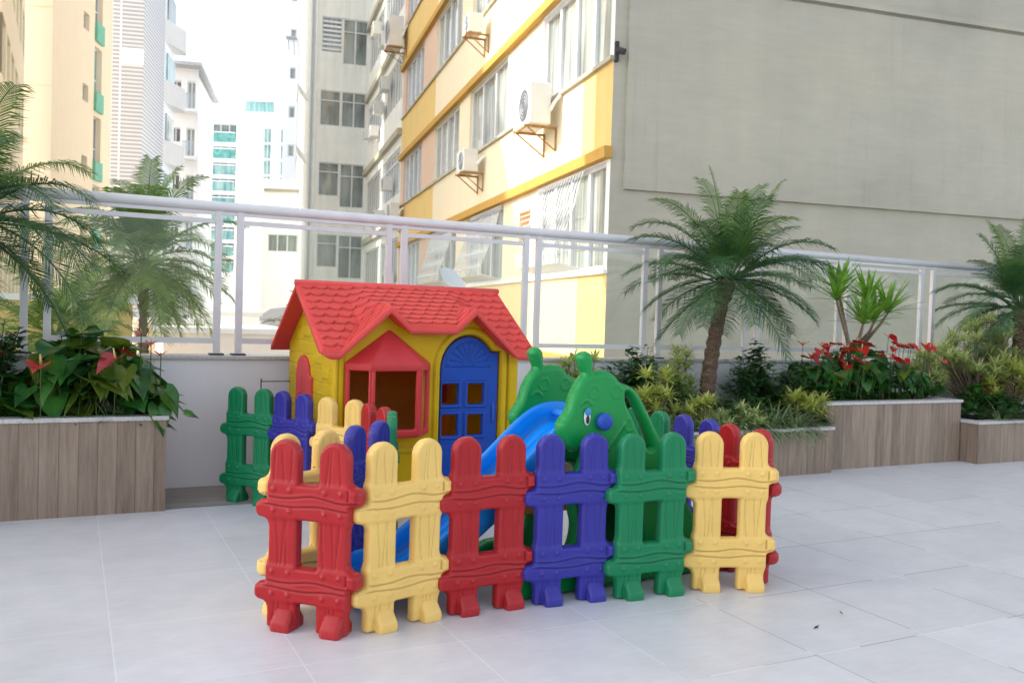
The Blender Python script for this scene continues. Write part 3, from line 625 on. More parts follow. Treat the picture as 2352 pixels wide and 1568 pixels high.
# planters
def planter(x0, x1, yf, h, label, yb=6.648, group=None):
    t = empty('planter', ((x0+x1)/2, (yf+yb)/2, 0), 0, label, 'planter', 'wood clad planters along the parapet'); ox, oy = (x0+x1)/2, (yf+yb)/2
    w = .11; b = MB(); X0, X1, Y0, Y1 = x0-ox, x1-ox, yf-oy, yb-oy
    b.box(X0, X1, Y0, Y0+w, 0, h-.028); b.box(X0, X0+w, Y0+w, Y1, 0, h-.028); b.box(X1-w, X1, Y0+w, Y1, 0, h-.028); b.build('cladding', M['plank'], t)
    b = MB(); o = .014
    b.box(X0-o, X1+o, Y0-o, Y0+w+.01, h-.028, h, bev=.003); b.box(X0-o, X0+w+.01, Y0+w+.0102, Y1, h-.028, h, bev=.003); b.box(X1-w-.01, X1+o, Y0+w+.0102, Y1, h-.028, h, bev=.003); b.build('coping', M['cap'], t)
    import random as R; R.seed(3); nx, ny = 30, 8; vs = []; fs = []
    for i in range(nx+1):
        for j in range(ny+1): vs.append((X0+w+(X1-X0-2*w)*i/nx, Y0+w+(Y1-Y0-w)*j/ny, h-.075+R.uniform(-.02, .03)))
    for i in range(nx):
        for j in range(ny): a = i*(ny+1)+j; fs.append((a, a+ny+1, a+ny+2, a+1))
    mesh_obj('soil', vs, fs, M['soil'], t, True)
planter(-3.2, .547, 5.935, .607, 'wood clad planter left of the playhouse, full of red anthuriums')
planter(3.55, 6.085, 5.685, .412, 'low wood clad planter behind the slide, holding the tall palm and grass tufts')
planter(6.11, 7.95, 5.80, .617, 'taller wood clad planter under the yucca and red anthurium bed')
planter(7.965, 12.2, 5.605, .418, 'low wood clad planter at the far right below the variegated bushes', 6.64)
for (x, y, a, s) in ((2.896, 2.753, .3, 1), (3.15, 2.851, 1.2, .8)):
    b = MB(); L = .024*s; w = .006*s; ca, sa = math.cos(a), math.sin(a)
    P = lambda u, v, z: (u*ca-v*sa, u*sa+v*ca, z)
    b.add([P(-L, 0, .002), P(-.2*L, w, .005), P(L, 0, .009), P(0, -w, .003), P(.1*L, 0, .008)], [(0, 3, 4), (3, 2, 4), (2, 1, 4), (1, 0, 4)])
    o = b.build('dry_leaf', M['dark']); o.location = (x, y, 0); tag(o, 'small dark dry leaf on the pale floor, '+('nearer the camera' if s == 1 else 'the farther of the two'), 'leaf')
# ------------------------------------------------------------------ buildings
def wall(parent, name, P0, U, Nn, w, z0, z1, holes, mat, reveal=.12):
    """wall sheet with real openings; P0 local origin, U along, Nn outward"""
    P0, U, Nn = Vector(P0), Vector(U), Vector(Nn)
    us = sorted({0, w, *[h[0] for h in holes], *[h[1] for h in holes]}); us = [u for u in us if 0 <= u <= w]
    zs = sorted({z0, z1, *[h[2] for h in holes], *[h[3] for h in holes]}); zs = [z for z in zs if z0 <= z <= z1]
    b = MB(); P = lambda u, z, d=0: P0+U*u+Vector((0, 0, z))-Nn*d
    for i in range(len(us)-1):
        j = 0
        while j < len(zs)-1:
            uc = (us[i]+us[i+1])/2; inside = lambda zc: any(h[0] < uc < h[1] and h[2] < zc < h[3] for h in holes)
            if inside((zs[j]+zs[j+1])/2): j += 1; continue
            k = j
            while k+1 < len(zs)-1 and not inside((zs[k+1]+zs[k+2])/2): k += 1
            b.quad(P(us[i], zs[j]), P(us[i+1], zs[j]), P(us[i+1], zs[k+1]), P(us[i], zs[k+1])); j = k+1
    for h in holes:
        a0, a1, b0, b1 = h
        for (p, q) in (((a0, b0), (a1, b0)), ((a1, b0), (a1, b1)), ((a1, b1), (a0, b1)), ((a0, b1), (a0, b0))):
            b.quad(P(*p), P(*q), P(*q, reveal), P(*p, reveal))
    return b.build(name, mat, parent, fixn=False)
def frame_axes(P0, U, Nn):
    P0, U, Nn = Vector(P0), Vector(U), Vector(Nn); m = Matrix((U, -Nn, (0, 0, 1))).transposed().to_4x4(); m.translation = P0; return m   # local x along, y inwards, z up
def window(parent, P0, U, Nn, h, nv=2, transoms=(), fmat='frame', pmat='curtain', rev=.12, bar=.05, extra=None, thin=.035):
    A = frame_axes(P0, U, Nn); u0, u1, z0, z1 = h; b = MB(); d0, d1 = rev-.06, rev-.01
    b.box(u0, u0+bar, d0, d1, z0, z1, A); b.box(u1-bar, u1, d0, d1, z0, z1, A); b.box(u0+bar, u1-bar, d0, d1, z0, z0+bar, A); b.box(u0+bar, u1-bar, d0, d1, z1-bar, z1, A)
    for k in range(1, nv):
        u = u0+(u1-u0)*k/nv; b.box(u-thin, u+thin, d0-.012, d1-.004, z0+bar, z1-bar, A)
    for q in transoms:
        z = z0+(z1-z0)*q; b.box(u0+bar, u1-bar, d0-.008, d1-.006, z-thin*.8, z+thin*.8, A)
    if extra: extra(b, A)
    f = b.build('window', M[fmat], parent)
    b = MB(); b.quad(A@Vector((u0, rev-.015, z0)), A@Vector((u1, rev-.015, z0)), A@Vector((u1, rev-.015, z1)), A@Vector((u0, rev-.015, z1))); b.build('pane', M[pmat], f, fixn=False)
    return f
def bldg(name, loc, rz, label, cat='building'): return empty(name, loc, rz, label, cat)
BA = math.radians(10.28); Fc = Vector((6.62, 10.33, 0)); Gd = Vector((math.cos(BA), -math.sin(BA), 0)); Bd = Vector((math.sin(BA), math.cos(BA), 0))
# --- ochre building: local x runs along the grey gable wall, local y along the sunlit facade
Y = bldg('apartment_building', Fc, -BA, 'ochre and cream apartment block with a blank grey side wall to the right')
SU, SN = (0, 1, 0), (-1, 0, 0)
cols = [(.14, 3.2, 4), (5.42, 8.57, 3), (9.68, 12.79, 4), (14.76, 18.0, 4)]
holes = []
floors = [(-.95, .58), (2.0, 3.53), (4.94, 6.45), (7.90, 9.45), (10.85, 12.4), (13.8, 15.3)]
for z0, z1 in floors:
    for a, c, n in cols: holes.append((a, c, z0, z1))
holes.append((3.62, 4.32, 2.62, 3.22))
# facade split by paint plus sunlight put into the cream (each colour a sheet of its own, butted edge to edge)
def sub(hs, a, c, z0, z1): return [(h[0]-a, h[1]-a, h[2], h[3]) for h in hs if h[0] >= a-.01 and h[1] <= c+.01 and h[2] >= z0-.01 and h[3] <= z1+.01]
def fac(a, c, z0, z1, mat): wall(Y, 'facade', (0, a, 0), SU, SN, c-a, z0, z1, sub(holes, a, c, z0, z1), M[mat])
prev = -8
for z0, z1 in floors:
    fac(0, .85, prev, z0, 'byellow') if False else None
    wall(Y, 'facade', (0, 0, 0), SU, SN, 1.15, prev, z0, [], M['byellow']); wall(Y, 'facade', (0, 1.15, 0), SU, SN, 12.79-1.15, prev, z0, [], M['bcream' if z0 > 3 else 'byellow2']); wall(Y, 'facade', (0, 12.79, 0), SU, SN, 5.81, prev, z0, [], M['byellow'])
    wall(Y, 'facade', (0, 0, 0), SU, SN, 3.3, z0, z1, sub(holes, 0, 3.3, z0, z1), M['offwhite']); wall(Y, 'facade', (0, 3.3, 0), SU, SN, 9.49, z0, z1, sub(holes, 3.3, 12.79, z0, z1), M['bcream'])
    wall(Y, 'facade', (0, 12.79, 0), SU, SN, 5.81, z0, z1, sub(holes, 12.79, 18.6, z0, z1), M['peach']); prev = z1
wall(Y, 'facade', (0, 0, 0), SU, SN, 18.6, prev, 19, [], M['byellow'])
for z0, z1 in floors:
    b = MB(); b.box(-.12, .0, -.06, 18.6, z1+.002, z1+.16); b.build('ledge', M['ledge'], Y)
    b = MB(); b.box(-.06, .0, -.02, 18.6, z0-.06, z0-.002); b.build('sill', M['ledge2'] if z0 > 3 else M['offwhite'], Y)
    for a, c, n in cols:
        window(Y, (0, 0, 0), SU, SN, (a, c, z0, z1), n, (), 'frame', 'curtain' if a < 14 else 'panel', bar=.07, thin=.045)
b = MB(); b.box(.09, .11, 3.62, 4.32, 2.62, 3.22)
for k in range(6): b.box(.02, .09, 3.64, 4.30, 2.66+k*.095, 2.68+k*.095)
b.build('vent', M['peach'], Y)
# bowed security grilles over ground-level windows
for a, c in ((.95, 3.05), (5.5, 8.0), (9.8, 12.5)):
    b = MB(); n = int((c-a)/.13)
    for k in range(n+1):
        y = a+(c-a)*k/n; b.tube([(-.03, y, 3.50), (-.10, y, 3.3), (-.16, y, 3.0), (-.30, y, 2.6), (-.42, y, 2.28), (-.40, y, 2.12), (-.03, y, 2.04)], .012, 4)
    for x, z in ((-.03, 3.50), (-.16, 3.0), (-.30, 2.6), (-.42, 2.28), (-.03, 2.04)): b.tube([(x, a, z), (x, c, z)], .012, 4)
    b.build('window_grille', M['frame'], Y)
# gable wall
wall(Y, 'gable_wall', (0, 0, 0), (1, 0, 0), (0, -1, 0), 26, -8, 3.12, [], M['greywall']); wall(Y, 'gable_wall', (0, 0, 0), (1, 0, 0), (0, -1, 0), .20, 3.12, 19, [], M['greywall'])
wall(Y, 'gable_wall', (.20, -.05, 0), (1, 0, 0), (0, -1, 0), 25.8, 3.12, 6.02, [], M['greywall'])
b = MB(); b.quad((.2, -.05, 3.12), (26, -.05, 3.12), (26, 0, 3.12), (.2, 0, 3.12)); b.quad((.2, 0, 3.12), (.2, -.05, 3.12), (.2, -.05, 6.02), (.2, 0, 6.02)); b.quad((.2, -.05, 6.02), (26, -.05, 6.02), (26, 0, 6.02), (.2, 0, 6.02))
b.box(2.4, 26, -.09, -.052, 6.06, 6.14); b.build('wall_ledge', M['greywall'], Y)
wall(Y, 'gable_wall', (.20, 0, 0), (1, 0, 0), (0, -1, 0), 25.8, 6.02, 19, [], M['greywall'])
b = MB(); b.box(.0, .05, -.06, .0, 4.85, 5.12); b.tube([(.02, -.06, 5.0), (.1, -.14, 4.96)], .045, 8); b.build('drain_spout', M['asphalt'], Y)
wall(Y, 'roof', (0, 0, 0), (1, 0, 0), (0, -1, 0), 0.01, 19, 19.2, [], M['greywall'])
b = MB(); b.box(.3, 26, .3, 18.3, -8, 18.9); b.build('building_mass', M['greywall'], Y)
# --- air conditioners
def ac_unit(t, z, label, w=.80, h=.56, d=.32, off=.16, parentmat='acwhite', brk=True, plane=0.0, bl=Y):
    base = bl.matrix_world
    o = empty('air_conditioner', Fc+Bd*t-Gd*(plane+.0)+Vector((0, 0, z)), -BA, label, 'air conditioner', 'air conditioners on the facades')
    x1 = -off; x0 = -off-d
    b = MB(); b.box(x0, x1, -w/2, w/2, .02, h, bev=.015); cs = b.build('casing', M[parentmat], o)
    b = MB(); n = 28; cy, cz, R = -.12*w/.8, h/2+.01, h*.38
    for q in (.35, .55, .75, 1.0):
        b.tube([(x0-.006, cy+R*q*math.cos(2*PI*k/n), cz+R*q*math.sin(2*PI*k/n)) for k in range(n+1)], .006, 4, False)
    b.build('fan_grille', M['greyframe'], cs)
    b = MB(); b.tube([(x0-.002, cy, cz), (x0-.003, cy, cz)], R, 24); b.build('fan_opening', M['paned'], cs)
    if brk:
        b = MB()
        for y in (-w*.33, w*.33):
            b.box(x0-.04, -.005, y-.018, y+.018, -.02, .018); b.box(-.025, -.005, y-.018, y+.018, -.38, -.02)
            b.tube([(x0+.02, y, -.02), (-.02, y, -.36)], .014, 5)
        b.box(x0-.02, x0+.01, -w*.33+.018, w*.33-.018, -.016, .014); b.build('bracket', M['rust'], o)
        b = MB(); b.tube([(-.04, -w/2-.12, h*.7), (-.12, -w/2-.05, h*.55), (x1-.02, -w/2-.02, h*.35)], .028, 6); b.build('pipe', M['offwhite'], o)
    return o
AC = [(2.65, 4.40, 'large white split air conditioner on rusty brackets nearest the grey wall', {'w': .92, 'h': .68, 'd': .36}), (7.35, 4.36, 'white split air conditioner on brackets below the middle window of the sunlit facade', {'w': .7, 'h': .5}),
      (7.15, 7.28, 'small white window air conditioner high on the sunlit facade below the top window', {'w': .5, 'h': .42}), (18.1, 4.40, 'off-white air conditioner at the far end of the sunlit facade just above the railing', {'w': .8}),
      (18.3, 10.1, 'large beige air conditioner high at the far end of the ochre facade', {'w': .9, 'h': 1.0, 'd': .5})]
for t_, z_, lab, kw in AC: ac_unit(t_, z_, lab, **kw)
# --- second block: windows strips on the street side and stained front wall with windows
Q = bldg('apartment_building', Fc+Bd*18.62, -BA, 'weathered pale grey apartment block with strip windows, between the ochre block and white houses')
so = .0; L2 = 10.05
ledges = [-1.9, 1.3, 4.5, 7.6, 10.85, 14.0, 17.2]
hs = []
for z in ledges: hs += [(.25, 4.7, z-2.15, z-.55), (5.0, 9.75, z-2.15, z-.55)]
wall(Q, 'facade', (so, 0, 0), SU, SN, L2, -8, 20, hs, M['stained'])
for z in ledges:
    b = MB(); b.box(so-.16, so-.0, 0, L2, z-.22, z); b.build('ledge', M['ledge2'], Q)
for i, h in enumerate(hs): window(Q, (so, 0, 0), SU, SN, h, 7, (.75,) if i % 3 == 0 else (), 'frame', ('panel', 'paneg', 'curtain')[i % 3], thin=.05, bar=.06)
# stained wall facing the camera (local y = L2), x from -2.62 to 0
FU, FN = (1, 0, 0), (0, -1, 0); x0f = -2.62; hs = []
for i, z in enumerate((-1.75, 1.45 if False else 1.45, 2.75, 0, 0)): pass
FR = [(3.25, 4.72, 2.78), (6.42, 7.90, 5.95), (9.52, 11.08, 9.52), (12.75, 14.3, 12.30), (.1, 1.6, -.3), (-3.1, -1.6, -3.5), (15.9, 17.4, 15.9)]
for z0, z1, zl in FR: hs += [(.52, 1.42, z0, z1), (1.46, 2.54, zl, z1)]
wall(Q, 'front_wall', (x0f, L2, 0), FU, FN, -x0f, -8, 20, hs, M['stained'])
wall(Q, 'side_wall', (x0f, L2, 0), (0, 1, 0), (-1, 0, 0), 12, -8, 20, [], M['stained'])
def slats(b, A):
    for k in range(7): b.box(.58, 1.36, .03, .06, 12.85+k*.2, 12.95+k*.2, A)
for i, h in enumerate(hs):
    window(Q, (x0f, L2, 0), FU, FN, h, 1 if i % 2 == 0 else 2, (.72,), 'frame', ('paneg', 'paneg', 'panel')[i % 2 if i != 6 else 2], extra=slats if i == 6 else None, bar=.045, thin=.03)
for k, x in enumerate((.05, .16, .30)):
    b = MB(); b.tube([(x0f+x, L2-.09, -8), (x0f+x, L2-.09, 19)], (.05, .035, .045)[k], 8); b.build('drain_pipe', M['stained' if k != 1 else 'greyframe'], Q, True)
b = MB(); b.box(.2, 14, .2, L2-.2, -8, 19.8); b.box(x0f+.2, 14, L2+.2, L2+12, -8, 19.8); b.build('building_mass', M['stained'], Q)
k = 0
for t_, z_, w, h in ((21.6, 9.5, .7, .5), (23.2, 9.0, .6, .45), (24.6, 8.35, .7, .45), (20.3, 5.65, .6, .5), (22.5, 4.75, .55, .45), (25.5, 4.6, .5, .4), (24.5, 12.4, .6, .5), (22.0, 11.2, .7, .55), (19.5, 2.2, .6, .5), (26.4, 8.6, .6, .4)):
    k += 1; ac_unit(t_, z_, ['air conditioner under the strip windows of the weathered block, upper row near the ochre corner', 'air conditioner on the weathered block, second in the upper row', 'air conditioner on the weathered block, third in the upper row', 'boxy window air conditioner with dark slots on the weathered block nearest the ochre edge', 'small air conditioner on the weathered block below the middle strip of windows', 'tiny orange-tinted air conditioner deep in the corner of the weathered block', 'air conditioner at the top edge of the picture on the weathered block', 'air conditioner high on the weathered block beside the ochre edge', 'air conditioner of the weathered block just under the railing tube', 'air conditioner deepest in the corner of the upper row'][k-1], w, h, .35, .05, brk=False, plane=0)
# satellite dishes
def dish(p, R, yaw, tilt, label, mat='greyframe'):
    o = empty('satellite_dish', p, yaw, label, 'satellite dish'); b = MB(); n = 24; vs = [(0, 0, 0)]; fs = []
    for i in range(1, 6):
        r = R*i/5
        for q in range(n): vs.append((r*math.cos(2*PI*q/n), -.25*r*r/R, r*math.sin(2*PI*q/n)))
    for q in range(n): fs.append((0, 1+q, 1+(q+1) % n))
    for i in range(4):
        for q in range(n): fs.append((1+i*n+q, 1+(i+1)*n+q, 1+(i+1)*n+(q+1) % n, 1+i*n+(q+1) % n))
    Mt = Matrix.Rotation(tilt, 4, 'X'); b.add([Mt@Vector(v) for v in vs], fs); b.build('reflector', M[mat], o, True)
    b = MB(); b.tube([Mt@Vector((0, -.1*R, -R)), Mt@Vector((0, -.75*R, -.1*R))], .03*R, 6); b.tube([(0, 0, 0), (0, .35*R, -.1*R), (0, .4*R, -.8*R)], .05*R, 6); b.build('feed_arm', M['frame'], o)
P2 = Fc+Bd*28.67
dish(P2-Gd*2.95+Vector((0, 0, 10.75))-Bd*.2, .42, 1.0, -.5, 'grey satellite dish on the left edge of the weathered block, upper one', 'stained'); dish(P2-Gd*2.95+Vector((0, 0, 8.05))-Bd*.2, .42, 1.0, -.5, 'grey satellite dish on the left edge of the weathered block, lower one', 'stained')
dish(at_y(1035, 648, 8.6), .17, .5, -.7, 'white satellite dish just above the ridge of the playhouse roof', 'frame')
# --- left: apricot building with green shuttered windows
K1 = Vector((-.86, 40.1, 0)); KA = math.radians(-20.3)
A_ = bldg('apartment_building', K1, KA, 'pale apricot apartment tower with green shuttered windows at the left edge'); Ki = A_
ux, uy = Vector((math.cos(KA), math.sin(KA), 0)), Vector((-math.sin(KA), math.cos(KA), 0))
def loc_side(px, py): p = on_plane(px, py, K1, ux)-K1; return p.dot(uy), p.z
def loc_front(px, py): p = on_plane(px, py, K1, uy)-K1; return p.dot(ux), p.z
hs = []; hs2 = []
y0, _ = loc_side(216, 200); y1, _ = loc_side(233, 200); s0, _ = loc_side(190, 200); s1, _ = loc_side(203, 200); _, zA = loc_side(225, 262); _, zB = loc_side(225, 400)
pit = 3.12
for k in range(-5, 5):
    z = zA+k*pit; hs.append((y0, y1, z+.35, z+2.95)); hs2.append((s0, s1, z+.2, z+.95))
wall(A_, 'side_wall', (0, 0, 0), (0, 1, 0), (1, 0, 0), 6.9, -8, 26, hs+hs2, M['beige'], .25)
for i, h in enumerate(hs):
    window(A_, (0, 0, 0), (0, 1, 0), (1, 0, 0), h, 2, (.45,), 'frame', 'panet' if i % 2 else 'paneg', .25, .06)
    b = MB(); b.box(.0, .12, h[0], h[1], h[2]-.30, h[2]+.55); b.build('green_balcony', M['shutter'], A_)
for h in hs2: window(A_, (0, 0, 0), (0, 1, 0), (1, 0, 0), h, 1, (.5,), 'greyframe', 'paneg', .25, .05)
xa, _ = loc_front(13, 200); 
wall(A_, 'front_wall', (xa, 0, 0), (1, 0, 0), (0, -1, 0), -xa, -8, 26, [], M['beige2'])
b = MB(); b.box(xa+.2, -.3, .3, 6.8, -8, 25.9); b.build('building_mass', M['beige'], A_)
for k in range(-2, 4):
    b = MB(); b.box(xa, -.002, -.02, -.002, zA+k*pit-.05, zA+k*pit); b.build('joint', M['beige'], A_)
# near wing of the same estate at the left border (also shades the terrace)
G = bldg('apartment_building', (-1.78, 27.4, 0), 0, 'apricot apartment wing with teal windows cut by the left border of the picture')
hs = [(6+j*2.0, 7.4+j*2.0, 1.2+k*3.1, 2.8+k*3.1) for j in range(-3, 3) for k in range(-2, 6)]
wall(G, 'side_wall', (0, 0, 0), (0, 1, 0), (1, 0, 0), 11.6, -8, 21, [h for h in hs if h[1] < 11.5], M['beige'], .2)
for h in hs:
    if h[1] < 11.5: window(G, (0, 0, 0), (0, 1, 0), (1, 0, 0), h, 2, (.3,), 'shutter', 'panet', .2, .06)
b = MB(); b.box(-20, -.3, .3, 11.4, -8, 20.9); b.build('building_mass', M['beige'], G)
wall(G, 'front_wall', (-20, 0, 0), (1, 0, 0), (0, -1, 0), 20, -8, 21, [], M['beige'])
G = bldg('apartment_building', (-1.45, 12.4, 0), 0, 'unseen pale apartment slab on columns, added outside the left border to shade the terrace')  # unseen block added to keep sun off the terrace, raised so sun passes below
hs = [(-28+j*4.5, -26+j*4.5, 1.2+k*3.1, 2.7+k*3.1) for j in range(0, 6) for k in range(3, 5)]
wall(G, 'front_wall', (-30, 0, 0), (1, 0, 0), (0, -1, 0), 30, 8, 19, [(h[0]+30, h[1]+30, h[2], h[3]) for h in hs], M['beige2'])
for h in hs: window(G, (-30, 0, 0), (1, 0, 0), (0, -1, 0), (h[0]+30, h[1]+30, h[2], h[3]), 2, (), 'frame', 'paneg')
b = MB(); b.box(-30, -.0, .25, 2.4, 8, 18.99); b.build('building_mass', M['beige2'], G)
for x in (-29, -21, -13): b = MB(); b.box(x, x+.6, .6, 1.2, -8, 8); b.build('column', M['beige2'], G)
# --- louvred tower with angled balconies
LA = math.radians(-16); L0 = at_depth(255, 300, 47); L0.z = 0
lx, ly = Vector((math.cos(LA), math.sin(LA), 0)), Vector((-math.sin(LA), math.cos(LA), 0))
Lb = bldg('apartment_building', L0, LA, 'white apartment tower clad in horizontal louvres, with angled balconies')
pe = on_plane(326, 300, L0, ly)-L0; wl = pe.dot(lx)
p1 = L0+lx*wl; dpt = (on_plane(375, 300, p1, lx)-p1).dot(ly)
wall(Lb, 'louvre_wall', (0, 0, 0), (1, 0, 0), (0, -1, 0), wl, -8, 30, [], M['louver']); wall(Lb, 'louvre_wall', (wl, 0, 0), (0, 1, 0), (1, 0, 0), dpt, -8, 30, [], M['louver'])
dp2 = (on_plane(398, 300, p1, lx)-p1).dot(ly)
wall(Lb, 'back_wing', (wl, dpt, 0), (0, 1, 0), (1, 0, 0), dp2-dpt, -8, 30, [], M['bwhite'])
b = MB(); b.box(.1, wl-.1, .1, dp2-.1, -8, 29.9); b.build('building_mass', M['bwhite'], Lb)
zp = (on_plane(300, 148, L0, ly)).z; b = MB(); b.box(.45, wl+.02, -.03, -.002, zp, zp+.85); b.build('band_panel', M['bwhite'], Lb)
b = MB(); b.box(.38, .45, -.04, .0, -8, 30); b.build('mullion', M['bwhite'], Lb)
yw = dpt
for k in range(-4, 5):
    z = (on_plane(400, 215, p1+lx*1.0, lx)).z+k*3.6
    b = MB(); ye = (dp2-dpt); b.add([(wl, yw, z), (wl+.75, yw+ye*.75, z), (wl+.7, yw+ye, z), (wl, yw+ye, z), (wl, yw, z+1.35), (wl+.75, yw+ye*.75, z+1.35), (wl+.7, yw+ye, z+1.35), (wl, yw+ye, z+1.35)], [(0, 3, 2, 1), (4, 5, 6, 7), (0, 1, 5, 4), (1, 2, 6, 5), (2, 3, 7, 6)])
    b.build('balcony', M['offwhite'], Lb)
    b = MB(); b.box(wl+.02, wl+.1, yw+ye*.15, yw+ye*.9, z+1.4, z+3.0); b.build('window', M['panet' if k % 2 == 0 else 'paneg'], Lb)
# --- building with curved balconies
def simple_block(x0, x1, ytop, depth, rz, label, mat, z1=None, back=12, ybot=None):
    a = at_depth(x0, ytop, depth); top = a.z if z1 is None else z1; a.z = 0
    ex, ey = Vector((math.cos(rz), math.sin(rz), 0)), Vector((-math.sin(rz), math.cos(rz), 0))
    w = (on_plane(x1, ytop, a, ey)-a).dot(ex); B = bldg('apartment_building', a, rz, label)
    f = lambda px, py: ((on_plane(px, py, a, ey)-a).dot(ex), on_plane(px, py, a, ey).z)
    return B, w, top, f
Cb, w, top, f = simple_block(388, 457, 160, 60, math.radians(-14), 'pinkish white block with stacked balconies and a slanted roof edge', 'offwhite')
hs = []
for k in range(-5, 6):
    z = f(430, 250)[1]+k*3.2; hs.append((w*.08, w*.42, z, z+1.9)); hs.append((w*.62, w*.9, z, z+1.9))
wall(Cb, 'front_wall', (0, 0, 0), (1, 0, 0), (0, -1, 0), w, -8, f(430, 158)[1], [h for h in hs if h[3] < f(430, 158)[1]], M['offwhite'], .4)
for i, h in enumerate(hs):
    if h[3] < f(430, 158)[1]:
        window(Cb, (0, 0, 0), (1, 0, 0), (0, -1, 0), h, 2, (), 'frame', 'paneg' if i % 2 else 'paned', .4, .06)
        if i % 2 == 0:
            b = MB(); b.box(-.05, w*.97, -.95, -.02, h[2]-.35, h[2]-.15); b.box(-.05, w*.55, -.95, -.88, h[2]-.15, h[2]+.75); b.build('balcony', M['offwhite'], Cb)
            b = MB()
            for q in range(12): b.box(w*.57+q*w*.034, w*.57+q*w*.034+.03, -.95, -.92, h[2]-.15, h[2]+.8)
            b.box(w*.55, w*.97, -.96, -.91, h[2]+.8, h[2]+.85); b.build('railing', M['greyframe'], Cb)
b = MB(); b.box(.1, w-.1, .45, 10, -8, f(430, 160)[1]-.2); b.build('building_mass', M['offwhite'], Cb)
b = MB(); zt = f(430, 158)[1]; b.box(-.3, w+.3, -1.1, 10, zt, zt+.22); b.build('roof', M['tin'], Cb)
# --- teal balcony building
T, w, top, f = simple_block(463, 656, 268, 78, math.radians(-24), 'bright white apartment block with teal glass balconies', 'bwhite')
u1 = f(547, 300)[0]; u2 = f(600, 300)[0]; hs = []; zt = f(500, 268)[1]
pz = (f(500, 300)[1]-f(500, 337)[1])
rows = [zt-1.9-k*pz for k in range(0, 9)]
for z in rows: hs += [(.1, u1-.15, z-.4, z+1.35), (f(603, 300)[0], f(623, 300)[0], z-.2, z+1.15), (f(642, 300)[0], f(654, 300)[0], z-.2, z+1.1)]
wall(T, 'front_wall', (0, 0, 0), (1, 0, 0), (0, -1, 0), w+.5, -8, zt, hs, M['bwhite'], .5)
for i, h in enumerate(hs):
    window(T, (0, 0, 0), (1, 0, 0), (0, -1, 0), h, 4 if i % 3 == 0 else 2, (), 'frame', ('paneg', 'panet', 'panet')[i % 3], .5, .08)
    if i % 3 == 0:
        b = MB(); b.box(.0, u1, -.9, -.0, h[2]-.35, h[2]-.1); b.build('balcony_slab', M['bwhite'], T)
        b = MB(); b.box(.0, u1, -.92, -.86, h[2]-.1, h[2]+.72); b.build('balustrade', M['teal' if i < 6 else 'panet'], T)
        b = MB(); b.box(.0, u1, -.95, -.84, h[2]+.72, h[2]+.80); b.build('handrail', M['bwhite'], T)
b = MB()
for q in range(14): b.box(u1+.2+q*(u2-u1-.3)/14, u1+.2+(q+.55)*(u2-u1-.3)/14, -.12, -.002, -8, zt-.5)
b.build('vertical_fins', M['bwhite'], T)
b = MB(); b.box(.1, w+.4, .55, 12, -8, zt-.1); b.box(f(548, 250)[0], f(660, 250)[0], 2, 9, zt, zt+2.2); b.build('building_mass', M['bwhite'], T)
b = MB(); b.box(-.3, w+.6, -.9, 12, zt, zt+.35); b.build('roof', M['offwhite'], T)
b = MB(); b.box(f(551, 250)[0], f(618, 250)[0], 1.85, 1.95, zt+.7, zt+1.9); b.build('penthouse_window', M['panet'], T)
# --- slim white tower
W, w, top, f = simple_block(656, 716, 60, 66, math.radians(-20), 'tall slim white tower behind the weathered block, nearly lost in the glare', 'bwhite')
hs = []
for k in range(-1, 8):
    z = f(670, 360)[1]+k*2.9; hs += [(.35, .85, z, z+.9)]
wall(W, 'front_wall', (0, 0, 0), (1, 0, 0), (0, -1, 0), w, -8, f(680, 62)[1], hs, M['bwhite'], .2)
for h in hs: window(W, (0, 0, 0), (1, 0, 0), (0, -1, 0), h, 1, (), 'frame', 'curtain', .2, .1)
b = MB(); b.box(.1, w, .3, 10, -8, f(680, 62)[1]-.1); b.build('building_mass', M['bwhite'], W)
b = MB(); z = f(672, 92)[1]; b.box(.1, .9, -.6, 0, z, z+.1); b.tube([(.3, -.5, z), (.3, -.1, z-.8)], .04, 5); b.tube([(.7, -.5, z), (.7, -.1, z-1.2)], .04, 5); b.build('roof_bracket', M['tin'], W)
# --- low white house
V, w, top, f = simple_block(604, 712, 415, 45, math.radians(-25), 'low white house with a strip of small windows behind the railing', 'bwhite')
h = (f(614, 540)[0], f(704, 540)[0], f(640, 578)[1], f(640, 538)[1])
wall(V, 'front_wall', (0, 0, 0), (1, 0, 0), (0, -1, 0), w+.3, -8, f(650, 412)[1], [h], M['bwhite'], .15)
window(V, (0, 0, 0), (1, 0, 0), (0, -1, 0), h, 4, (), 'frame', 'paneg', .15, .05)
b = MB(); b.box(.05, w+.25, .3, 9, -8, f(650, 412)[1]-.05); b.build('building_mass', M['bwhite'], V)
b = MB(); zz = f(650, 441)[1]; b.box(.1, w+.3, -.14, -.0, zz, zz+.14); b.build('ledge', M['ledge2'], V)
